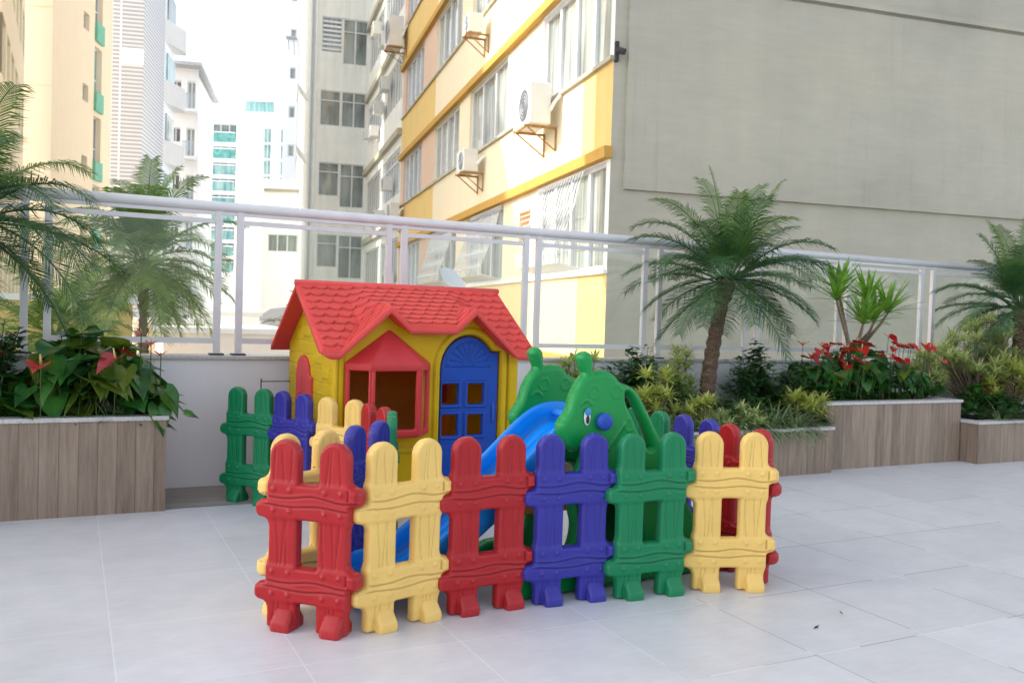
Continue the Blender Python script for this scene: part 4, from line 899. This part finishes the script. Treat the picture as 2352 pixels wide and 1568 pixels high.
# lean-to with grey sheet roof
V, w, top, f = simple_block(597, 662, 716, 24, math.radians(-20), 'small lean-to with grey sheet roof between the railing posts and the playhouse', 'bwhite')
V.name = 'shed'; V['category'] = 'shed'
b = MB(); z = f(600, 725)[1]; b.add([(-.1, -.6, z-.12), (w+.6, -.6, z+.15), (w+.6, 2.5, z+.42), (-.1, 2.5, z+.2)], [(0, 1, 2, 3)]); b.add([(-.1, -.6, z-.17), (w+.6, -.6, z+.10), (w+.6, 2.5, z+.37), (-.1, 2.5, z+.15)], [(3, 2, 1, 0)]); b.quad((-.1, -.6, z-.17), (w+.6, -.6, z+.10), (w+.6, -.6, z+.15), (-.1, -.6, z-.12)); b.build('roof', M['tin'], V)
b = MB(); b.box(.05, w+.5, .1, 2.2, -8, z-.02); b.build('wall', M['bwhite'], V); b = MB(); b.box(.25, w*.95, -.02, .1, z-.95, z-.25); b.build('window', M['panet'], V)
# garden walls beyond the railing
def gwall(x0, x1, ytop, Yd, th, label, mat, z0=-8):
    a = at_y(x0, ytop, Yd); c = at_y(x1, ytop, Yd); o = empty('garden_wall', ((a.x+c.x)/2, Yd, 0), 0, label, 'wall'); hw_ = (c.x-a.x)/2
    b = MB(); b.box(-hw_, hw_, 0, th, z0, (a.z+c.z)/2); b.build('wall', M[mat], o); b = MB(); b.box(-hw_-.05, hw_+.05, -.05, th+.05, (a.z+c.z)/2, (a.z+c.z)/2+.07); b.build('coping', M['offwhite'], o); return o
gwall(-160, 305, 690, 11, .3, 'sunlit ochre boundary wall behind the plants at the left', 'byellow')
gwall(308, 470, 742, 13.5, .3, 'cream boundary wall under the far palm', 'beige'); gwall(440, 596, 724, 17, .4, 'white boundary wall seen between the paired railing posts', 'bwhite')
gwall(375, 700, 766, 12.2, 3, 'pale low roof terrace just beyond the parapet', 'beige2')
# ------------------------------------------------------------------ plants
def strap(b, p, d, L, w, droop, n=4, fold=.25, up=Vector((0, 0, 1))):
    """one long tapering leaf: starts at p in direction d, bends down"""
    p = Vector(p); d = Vector(d).normalized(); side = d.cross(up)
    if side.length < .05: side = Vector((1, 0, 0))
    side.normalize(); vs = []; q = p.copy(); dd = d.copy()
    for i in range(n+1):
        t = i/n; ww = w*(math.sin(PI*min(t*.85+.18, 1))**.7)*(1 if t < 1 else 0)+.0004
        nrm = side.cross(dd).normalized()
        vs += [q-side*ww+nrm*ww*fold, q, q+side*ww+nrm*ww*fold]
        q = q+dd*(L/n); dd = (dd+Vector((0, 0, -droop/n))).normalized()
    fs = []
    for i in range(n):
        a = i*3; fs += [(a, a+1, a+4, a+3), (a+1, a+2, a+5, a+4)]
    b.add(vs, fs)
def frond(b, p, az, elev, L, curve, rnd, nl=42, ll=.17, lw=.0055, twist=0, bs=None, vshape=.5):
    """pinnate palm frond"""
    d = Vector((math.cos(az)*math.cos(elev), math.sin(az)*math.cos(elev), math.sin(elev))); q = Vector(p); pts = [q.copy()]; ds = [d.copy()]; n = 16
    for i in range(n):
        q = q+d*(L/n); d = (d+Vector((0, 0, -curve/n*(.4+1.2*i/n)))).normalized(); pts.append(q.copy()); ds.append(d.copy())
    (bs or b).tube(pts, [.008*(1-.85*i/n)+.0012 for i in range(n+1)], 4, False)
    for k in range(nl):
        t = .2+.8*k/nl; f = t*n; i = min(int(f), n-1); c = pts[i].lerp(pts[i+1], f-i); dd = ds[i]
        side = dd.cross(Vector((0, 0, 1)))
        if side.length < .1: side = Vector((math.sin(az), -math.cos(az), 0))
        side.normalize(); up = side.cross(dd).normalized()
        l = ll*(math.sin(PI*min(.2+t*.74, 1))**.6)*rnd.uniform(.82, 1.1)
        for s in (-1, 1):
            v = (side*s*.95+dd*(.42+.55*t)+up*rnd.uniform(.05, .5)*vshape*1.6).normalized()
            m = c+v*l*.5+Vector((0, 0, -.01*l)); e = c+v*l*.96+Vector((0, 0, -.24*l*rnd.uniform(.4, 1.7)))
            w = dd*lw; b.add([c-w*.8, c+w*.8, m+w, m-w, e], [(0, 1, 2, 3), (3, 2, 4)])
def palm(name, base, top, R, nf, seed, label, group, mats=('palm', 'palmlit'), r0=.075, r1=.055, ll=.17, lean=None, elev=(-.45, 1.35), nl=42, lw=.0055, curve=(1.0, 1.9), young=5, trunkmat='trunk', azf=None, skirt=True):
    rnd = random.Random(seed); base, top = Vector(base), Vector(top); root = empty(name, base, 0, label, 'palm', group); o = base
    n = 26; pts, rs = [], []
    mid = (base+top)/2+Vector(lean or (.03, 0, 0))
    for i in range(n+1):
        t = i/n; pts.append(((1-t)**2*base+2*t*(1-t)*mid+t*t*top)-o); rs.append((r0*(1-t)+r1*t)*(1+.09*((i % 2)*2-1)*(1))+(.03 if t > .86 and skirt else 0)*(t-.86)/.14)
    b = MB(); b.tube(pts, rs, 14)
    for i in range(int(190*(top-base).length/1.0)):          # old leaf bases
        t = rnd.random(); a = rnd.uniform(0, 2*PI); j = min(int(t*n), n-1); c = pts[j].lerp(pts[j+1], t*n-j); rr = (r0*(1-t)+r1*t)*(1.0 if t < .86 else 1.35)
        out = Vector((math.cos(a), math.sin(a), 0)); sd = Vector((-math.sin(a), math.cos(a), 0)); s = rnd.uniform(.012, .024)
        q = c+out*(rr*.9); b.add([q-sd*s, q+sd*s, q+out*s*.9+Vector((0, 0, s*1.5)), q-Vector((0, 0, s))], [(0, 1, 2), (0, 2, 3), (1, 3, 2)])
    b.build('trunk', M[trunkmat], root, False)
    bl, by = MB(), MB(); tp = top-o
    for k in range(nf):
        f = k/(nf-1); e = elev[0]+(elev[1]-elev[0])*f**.95+rnd.uniform(-.16, .16); az = k*2.39996+rnd.uniform(-.2, .2)
        if azf: az = azf(az, k)
        L = R*(.95 if f < .3 else 1.0)*rnd.uniform(.80, 1.08)
        tgt = by if k >= nf-young else bl
        frond(tgt, tp+Vector((math.cos(az)*.03, math.sin(az)*.03, rnd.uniform(-.03, .05))), az, e, L, rnd.uniform(*curve)*(1.15 if e > .3 else .8), rnd, nl, ll, lw, vshape=.45 if k < nf-young else .2)
    bl.build('fronds', M[mats[0]], root, False, fixn=False); by.build('young_fronds', M[mats[1]], root, False, fixn=False)
    return root
GP = 'palms around the terrace'
palm('palm_tree', (5.10, 6.25, .37), (5.34, 6.3, 1.68), 1.03, 44, 3, 'tall feathery palm with a curved brown trunk in front of the grey wall', GP, lean=(-.09, 0, -.0), ll=.28, nl=62, lw=.0046, elev=(-.42, 1.38), curve=(.75, 1.7), young=8)
palm('palm_tree', (9.35, 6.2, .38), (9.42, 6.2, 1.56), 1.05, 42, 11, 'feathery palm with a dark trunk at the right border', GP, ll=.25, nl=60, lw=.0048, elev=(-.4, 1.45), curve=(.8, 1.6))
palm('palm_tree', (-.62, 6.30, .55), (-.60, 6.25, 1.76), 1.0, 34, 5, 'feathery palm whose fronds arch in from the left border over the railing', GP, ll=.27, nl=56, lw=.0050, elev=(-.6, 1.3), curve=(1.1, 2.0))
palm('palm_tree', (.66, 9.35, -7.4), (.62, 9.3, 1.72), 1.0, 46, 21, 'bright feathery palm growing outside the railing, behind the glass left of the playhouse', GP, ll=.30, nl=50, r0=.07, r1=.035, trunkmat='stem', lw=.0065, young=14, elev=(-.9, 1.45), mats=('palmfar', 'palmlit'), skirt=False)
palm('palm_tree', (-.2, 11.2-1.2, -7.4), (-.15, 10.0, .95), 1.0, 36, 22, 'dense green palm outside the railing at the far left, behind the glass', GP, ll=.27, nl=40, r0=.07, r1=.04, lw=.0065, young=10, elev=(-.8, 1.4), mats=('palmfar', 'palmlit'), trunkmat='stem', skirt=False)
palm('palm_tree', (4.9, 19.5, -7.4), (4.9, 19.5, .75), 1.2, 26, 23, 'small far palm beside the white house between the railing posts', GP, ll=.3, nl=24, lw=.012, young=3, elev=(-.7, 1.4))
# broad leaves
def heart(b, p, d, nrm, L, rnd, cup=.15):
    d = Vector(d).normalized(); nrm = Vector(nrm); s = d.cross(nrm).normalized(); nrm = s.cross(d).normalized(); p = Vector(p)
    prof = [(-.16, .0), (-.24, .20), (-.12, .36), (.08, .41), (.30, .36), (.55, .24), (.80, .10), (1.02, 0)]
    mid = [(-.02, 0), (.25, 0), (.55, 0), (.8, 0), (1.02, 0)]; vs = []; F = []
    bend = rnd.uniform(.15, .5)
    def P(x, y): return p+d*(x*L)+s*(y*L)+nrm*(L*(cup*abs(y)*1.6-bend*max(x, 0)**2*.35+.03*math.sin(x*9+y*5)))
    c = [P(0, 0), P(.25, 0), P(.5, 0), P(.75, 0), P(1.02, 0)]; base = c[:]
    for sg in (1, -1):
        e = [P(x, y*sg) for x, y in prof[1:]]; vs = c+e; o = 5
        f = [(0, o, o+1), (0, o+1, o+2), (0, o+2, 1), (1, o+2, o+3), (1, o+3, 2), (2, o+3, o+4), (2, o+4, 3), (3, o+4, o+5), (3, o+5, 4)]
        b.add(vs, [q if sg == 1 else q[::-1] for q in f])
def anthurium(x0, x1, y0, y1, zb, zt, nleaf, nflow, seed, label, L=(.11, .2), front=None, extra=(), fl=.07, lit=.13):
    nleaf = int(nleaf*1.7); rnd = random.Random(seed); c = Vector(((x0+x1)/2, (y0+y1)/2, zb)); root = empty('anthurium', c, 0, label, 'flowering plant', 'anthurium clumps in the planters')
    b1, b2, st = MB(), MB(), MB()
    for k in range(nleaf):
        x, y = rnd.uniform(x0, x1), rnd.uniform(y0, y1); u = (x-c.x)/((x1-x0)/2); v = (y-c.y)/((y1-y0)/2)
        h = zb+(zt-zb)*rnd.random()**.75*max(.25, 1-.55*abs(u)**2.5)*(1 if v > -.3 else .75); az = rnd.gauss(-PI/2, 1.1) if v < .4 else rnd.uniform(0, 2*PI)
        if u > .75: az = rnd.gauss(-.5, .6)
        y = max(y, y0+.10*(1 if h < zb+.25 else 0)); tip = Vector((x, y, h)); out = Vector((math.cos(az), math.sin(az), 0)); f = (h-zb)/(zt-zb)
        d = out*1.0+Vector((0, 0, (rnd.uniform(-1.5, .1) if f > .35 else rnd.uniform(-.35, .5)) if f < .75 else rnd.uniform(-.8, .3))); nr = Vector((out.x*.7, out.y*.7, .8))+Vector([rnd.uniform(-.3, .3) for _ in range(3)])
        heart(b2 if rnd.random() < lit else b1, tip-c, d, nr, rnd.uniform(*L), rnd)
        if rnd.random() < .6: st.tube([Vector((x+rnd.uniform(-.1, .1), y, zb))-c, (Vector((x, y, (h+zb)/2))-c)+out*-.03, tip-c], .0035, 4, False)
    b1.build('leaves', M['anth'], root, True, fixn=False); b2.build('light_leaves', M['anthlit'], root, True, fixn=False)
    fls = [(rnd.uniform(x0, x1), rnd.uniform(y0, y1-.1), zt+rnd.uniform(-.16, .05), fl*rnd.uniform(.8, 1.15), 0) for _ in range(nflow)]+list(extra)
    for (x, y, h, s, kd) in fls:
        p = Vector((x, y, h))-c; az = rnd.gauss(-PI/2, .8); out = Vector((math.cos(az), math.sin(az), 0))
        b = MB(); heart(b, p, out+Vector((0, 0, rnd.uniform(-.7, .1))), Vector((out.x*.8, out.y*.8, .7)), s*1.5, rnd, .3); f = b.build('flower', M['spathe2' if kd else 'spathe'], root, True, fixn=False)
        b = MB(); b.tube([p, p+(out*.3+Vector((0, 0, .9)))*s*.6], [s*.07, s*.03], 6); b.build('spadix', M['spadix'], f, True)
        st.tube([Vector((x, y+.05, zb))-c, p], .0035, 4, False)
    st.build('stems', M['gstem'], root, True); return root
anthurium(-1.6, -.22, 5.98, 6.5, .55, .98, 90, 3, 4, 'red anthurium clump at the left border of the wood clad planter', (.13, .21), extra=[(-.16, 5.95, .92, .13, 0), (-.02, 6.2, .915, .05, 0)], fl=.06)
anthurium(-.30, .48, 5.97, 6.5, .55, 1.12, 130, 0, 9, 'large-leaved red anthurium at the right end of the left planter, spilling over the corner', (.15, .25), lit=.34,
          extra=[(.245, 5.93, .965, .125, 1), (.29, 6.12, 1.0, .06, 0), (.25, 6.2, 1.08, .045, 1), (.40, 6.1, 1.12, .06, 1), (.46, 6.1, 1.06, .06, 1), (.52, 6.1, .99, .065, 0)])
anthurium(6.16, 7.88, 5.93, 6.5, .56, 1.10, 230, 34, 14, 'wide bed of red anthurium in the taller planter under the yucca', (.11, .18), extra=[(7.35, 6.2, 1.22, .10, 0), (6.35, 6.1, 1.12, .09, 0), (6.5, 6.1, 1.13, .09, 0), (6.62, 6.05, .93, .08, 0), (7.2, 6.0, 1.0, .1, 0), (6.9, 6.2, 1.15, .1, 0)], fl=.085)
anthurium(8.3, 8.8, 5.85, 6.2, .4, .75, 30, 2, 15, 'few red anthurium flowers low in the rightmost planter under the variegated bush', (.10, .15), fl=.08)
# long trailing stem over the corner
rt = empty('anthurium', (.47, 6.0, .6), 0, 'single drooping anthurium stem hanging over the right corner of the left planter', 'flowering plant', 'anthurium clumps in the planters'); rn = random.Random(2)
b = MB(); b.tube([(0, 0, .12), (.06, -.03, .17), (.12, -.05, .10), (.19, -.07, .02)], .005, 5, False); b.build('stems', M['gstem'], rt, True)
b = MB(); heart(b, (.07, -.03, .16), (.55, -.3, -1), (.6, -.8, .3), .19, rn); heart(b, (.03, -.04, .06), (.2, -.3, -1), (.3, -1, .2), .19, rn); heart(b, (.19, -.07, .02), (.9, -.2, -.35), (.1, -.6, 1), .09, rn); b.build('leaves', M['anth'], rt, True, fixn=False)
def rosette(b, p, n, L, w, rnd, spread=1.0, droop=.8, up=.75, m=4):
    for k in range(n):
        az = k*2.39996+rnd.uniform(-.3, .3); f = k/n; e = (1.35*(f**.8)*up+.05)/max(spread, .3); e = min(e, 1.45)
        strap(b, p, (math.cos(az)*math.cos(e), math.sin(az)*math.cos(e), math.sin(e)), L*rnd.uniform(.75, 1.1), w, droop*rnd.uniform(.5, 1.3), m)
# yucca
yc = Vector((7.02, 6.33, .55)); rt = empty('yucca', yc, 0, 'pale green spiky yucca with several bare stems above the red anthurium bed', 'spiky plant'); rnd = random.Random(8); st, lv = MB(), MB()
for (x, z, y) in ((6.72, 1.56, 6.3), (6.84, 1.66, 6.4), (7.04, 1.34, 6.25), (7.44, 1.46, 6.3), (7.24, 1.58, 6.38), (7.36, 1.36, 6.4)):
    e = Vector((x, y, z))-yc; st.tube([Vector((rnd.uniform(-.03, .03), 0, .2)), Vector((e.x*.35, e.y*.4, .62)), Vector((e.x*.8, e.y*.8, e.z*.88)), e], [.026, .020, .015, .012], 7, False)
    rosette(lv, e, 24, .40, .021, rnd, .95, .30, .95)
st.tube([(0, 0, -.1), (0, 0, .3)], [.05, .04], 8); st.build('stems', M['stem'], rt, True); lv.build('leaves', M['yucca'], rt, True, fixn=False)
def variegated(p, R, Hh, nros, seed, label, mat='varieg', L=.13, w=.009, n=22, stems=True):
    w *= 1.35; L *= 1.1
    nros = int(nros*2.3); rnd = random.Random(seed); p = Vector(p); rt = empty('variegated_shrub', p, 0, label, 'shrub', 'yellow-green variegated shrubs'); b, st = MB(), MB()
    for k in range(nros):
        az = rnd.uniform(0, 2*PI); f = rnd.random()**.5; z = Hh*(1-.5*f*f)*rnd.uniform(.3, 1.05); q = Vector((math.cos(az)*R*f, math.sin(az)*R*f*.6, z))
        rosette(b, q, n, L*rnd.uniform(.8, 1.15), w, rnd, 1.0, 1.1, .9, 3)
        st.tube([(q.x*.2, q.y*.2, -.05), (q.x*.6, q.y*.6, z*.5), q], .006, 4, False)
    b.build('leaves', M[mat], rt, True, fixn=False); st.build('stems', M['stem'], rt, True)
variegated((8.85, 6.28, .55), .62, .86, 40, 31, 'large loose variegated bush left of the right-hand palm trunk', 'varieg2', .15, .008, 22)
variegated((9.0, 5.98, .55), .36, .40, 17, 32, 'bright yellow variegated clump low in the rightmost planter', 'varieg', .17, .009, 26)
variegated((9.6, 6.0, .5), .34, .58, 16, 33, 'bright variegated clump under the palm at the right border', 'varieg', .17, .009, 26)
variegated((8.05, 6.3, .6), .22, .52, 8, 39, 'small variegated shrub tip between the anthurium bed and the large bush', 'varieg2', .14)
variegated((5.95, 5.9, .42), .20, .30, 8, 34, 'drooping variegated tuft at the right end of the low planter', 'varieg', .15, .009, 24)
variegated((4.35, 5.95, .40), .20, .50, 9, 35, 'yellow variegated shrub behind the green slide handrail', 'varieg', .13)
variegated((4.75, 5.85, .38), .16, .30, 7, 36, 'low yellow variegated tuft left of the palm trunk foot', 'varieg', .12)
variegated((4.92, 6.42, .42), .17, .70, 8, 37, 'variegated shrub against the parapet just left of the palm trunk', 'varieg2', .15)
variegated((3.95, 6.45, .40), .30, .62, 12, 38, 'variegated shrub behind the antennae of the slide', 'varieg2', .12)
def leafy(p, R, Hh, nl, seed, label, mat='shrub', L=(.05, .09), name='leafy_shrub', stems=14, flat=.6):
    rnd = random.Random(seed); p = Vector(p); rt = empty(name, p, 0, label, 'shrub', 'dark leafy shrubs'); b, st = MB(), MB(); tips = []
    for k in range(stems):
        az = rnd.uniform(0, 2*PI); f = rnd.random()**.6; e = Vector((math.cos(az)*R*f, math.sin(az)*R*f*flat, Hh*(1-.45*f*f)*rnd.uniform(.6, 1.05))); mid = Vector((e.x*.35, e.y*.35, e.z*.55)); st.tube([(e.x*.05, 0, -.06), mid, e], [.007, .005, .002], 4, False); tips.append((mid, e))
    for k in range(nl):
        m_, e = rnd.choice(tips); t = rnd.random()**.7; c = m_.lerp(e, t)+Vector([rnd.gauss(0, .018) for _ in range(3)]); az = rnd.uniform(0, 2*PI); out = Vector((math.cos(az), math.sin(az), rnd.uniform(-.5, .6))).normalized()
        l = rnd.uniform(*L); sd = out.cross(Vector((0, 0, 1))).normalized(); nn = sd.cross(out); w = l*.27
        b.add([c, c+out*l*.35+sd*w+nn*l*.06, c+out*l*.75+sd*w*.8+nn*l*.03, c+out*l-nn*l*.08, c+out*l*.75-sd*w*.8+nn*l*.03, c+out*l*.35-sd*w+nn*l*.06, c+out*l*.55-nn*l*.02], [(0, 1, 6), (1, 2, 6), (2, 3, 6), (3, 4, 6), (4, 5, 6), (5, 0, 6)])
    b.build('leaves', M[mat], rt, True, fixn=False); st.build('stems', M['gstem'], rt, True)
leafy((5.62, 6.25, .40), .28, .80, 520, 41, 'dark glossy upright shrub just right of the leaning palm trunk')
leafy((5.25, 5.95, .38), .40, .30, 420, 47, 'low dark foliage around the foot of the palm trunk')
leafy((4.35, 6.35, .40), .30, .70, 560, 42, 'dense dark green shrub behind the slide handrail')
leafy((6.0, 6.1, .42), .34, .50, 420, 43, 'dark shrub filling the step between the low and the taller planter')
leafy((6.12, 5.80, .36), .11, .16, 90, 44, 'tiny dark sprig spilling over the right end of the low planter', L=(.03, .05))
leafy((8.7, 5.85, .36), .75, .32, 1100, 45, 'low dark green ground shrub along the edge of the rightmost planter', L=(.04, .07), stems=60)
leafy((9.9, 6.1, .38), .5, .7, 800, 48, 'dark shrub below the palm at the right border', L=(.05, .08), stems=30)
leafy((-.42, 6.38, .55), .26, .66, 420, 46, 'dark round-leaved shrub at the left border behind the anthuriums', L=(.05, .075))
leafy((.02, 6.40, .55), .30, .52, 240, 49, 'thin round-leaved shrub between the railing posts behind the anthuriums', L=(.04, .065))
leafy((5.95, 6.45, .42), .16, .62, 110, 50, 'thin light shrub against the white parapet right of the palm', 'varieg2', L=(.06, .1))
def tuft(p, n, L, seed, label, w=.006):
    rnd = random.Random(seed); rt = empty('grass_tuft', p, 0, label, 'grass tuft', 'striped grass tufts in the low planter'); b = MB()
    for k in range(n):
        az = rnd.uniform(0, 2*PI); e = rnd.uniform(.35, 1.35); r = rnd.uniform(0, .05); strap(b, (math.cos(az)*r, math.sin(az)*r, 0), (math.cos(az)*math.cos(e), math.sin(az)*math.cos(e), math.sin(e)), L*rnd.uniform(.6, 1.1), w, rnd.uniform(1.2, 2.4), 6, .15)
    b.build('leaves', M['grassleaf'], rt, True, fixn=False)
tl = ['leftmost striped grass tuft, behind the slide', 'striped grass tuft below the yellow variegated shrub', 'striped grass tuft left of the middle of the low planter edge', 'striped grass tuft in the middle front of the low planter', 'striped grass tuft right of the middle of the low planter', 'striped grass tuft beside the dark sprig at the right end of the low planter', 'greyish grass tuft at the palm trunk foot', 'greyish grass tuft right behind the palm trunk foot']
for i, (x, y) in enumerate(((4.05, 5.9), (4.5, 5.86), (4.88, 5.84), (5.22, 5.82), (5.55, 5.84), (5.82, 5.84), (5.05, 6.1), (5.45, 6.1))):
    tuft((x, y, .36), 150 if i < 6 else 110, .36 if i < 6 else .42, 60+i, tl[i], .0075)
tuft((8.45, 5.72, .37), 40, .3, 70, 'flat pale grass tuft at the left end of the rightmost planter')
for i, (x, y, R, h, n, lab) in enumerate(((4.7, 6.2, .35, .42, 520, 'mid-green shrub between the slide handrail and the palm trunk'), (5.45, 6.0, .35, .30, 420, 'low mid-green shrub in the middle of the low planter'), (5.85, 6.3, .28, .45, 380, 'green shrub at the step up to the taller planter'), (3.75, 6.1, .3, .40, 420, 'green shrub behind the head of the slide'), (4.55, 6.42, .42, .72, 700, 'tall mid-green shrub against the parapet left of the palm trunk'), (5.75, 6.42, .36, .66, 520, 'tall mid-green shrub against the parapet right of the dark upright shrub'), (4.05, 6.3, .35, .55, 480, 'mid-green shrub against the parapet just right of the slide antennae'))):
    leafy((x, y, .38), R, h, n, 80+i, lab, 'shrub2', L=(.04, .08), stems=30)
variegated((5.1, 5.8, .36), .30, .20, 7, 90, 'low variegated clump in front of the leaning palm trunk', 'varieg2', .13)
variegated((9.3, 6.35, .5), .4, .75, 20, 91, 'tall variegated bush right behind the right-hand palm trunk', 'varieg2', .15)
for i, (x, y) in enumerate(((4.28, 5.78), (4.70, 5.78), (5.05, 5.76), (5.38, 5.77), (5.70, 5.78))):
    tuft((x, y, .36), 120, .30, 95+i, ['short grass tuft at the planter edge beside the slide handrail', 'short grass tuft at the edge under the yellow variegated shrub', 'short grass tuft at the planter edge below the palm trunk', 'short grass tuft at the planter edge right of the palm trunk', 'short grass tuft at the planter edge near its right end'][i], .0065)
r_ = at_y(628, 915, 6.5); o = empty('wire_rack', (r_.x, 6.45, 0), 0, 'small black wire rack against the white wall between green and violet picket panels', 'rack'); b = MB()
for z in (.30, .42, .54, .66, .78): b.tube([(-.10, 0, z), (.14, 0, z)], .0035, 5)
for x in (-.10, .14): b.tube([(x, 0, 0), (x, 0, .80)], .0045, 5)
b.build('frame', M['dark'], o, True)
# ------------------------------------------------------------------ light, sky, camera
w = bpy.data.worlds.new('World'); sc.world = w; w.use_nodes = True; nt = w.node_tree; bg = nt.nodes['Background']
EL = math.radians(31); AZ = math.atan2(-.906, .423)
sky = nt.nodes.new('ShaderNodeTexSky'); sky.sky_type = 'NISHITA'; sky.sun_disc = False; sky.sun_elevation = EL; sky.sun_rotation = AZ % (2*PI)
sky.air_density = 1.0; sky.dust_density = 2.0; sky.ozone_density = 1.0; sky.altitude = 0
hs_ = nt.nodes.new('ShaderNodeHueSaturation'); hs_.inputs['Saturation'].default_value = .42; hs_.inputs['Value'].default_value = 2.5
nt.links.new(sky.outputs[0], hs_.inputs['Color']); nt.links.new(hs_.outputs[0], bg.inputs['Color']); bg.inputs['Strength'].default_value = .15
sun = bpy.data.lights.new('sun', 'SUN'); sun.energy = 5.0; sun.angle = math.radians(.5); sun.color = (1, .93, .82)
so_ = bpy.data.objects.new('sun', sun); C.objects.link(so_)
to = Vector((math.sin(AZ)*math.cos(EL), math.cos(AZ)*math.cos(EL), math.sin(EL))); so_.rotation_euler = to.to_track_quat('Z', 'Y').to_euler()
cam = bpy.data.cameras.new('camera'); co = bpy.data.objects.new('camera', cam); C.objects.link(co); sc.camera = co
cam.sensor_width = 36; cam.lens = FPX/2352*36; cam.clip_start = .05; cam.clip_end = 2000
mt = Matrix((_R, _U, -_f)).transposed().to_4x4(); mt.translation = _O; co.matrix_world = mt
cam.dof.use_dof = True; cam.dof.focus_distance = 4.4; cam.dof.aperture_fstop = 4.5
sc.view_settings.view_transform = 'Standard'; sc.view_settings.look = 'None'; sc.view_settings.exposure = 0
sc.render.resolution_x = 1024; sc.render.resolution_y = 682
try: sc.cycles.max_bounces = 8; sc.cycles.transparent_max_bounces = 12
except Exception: pass
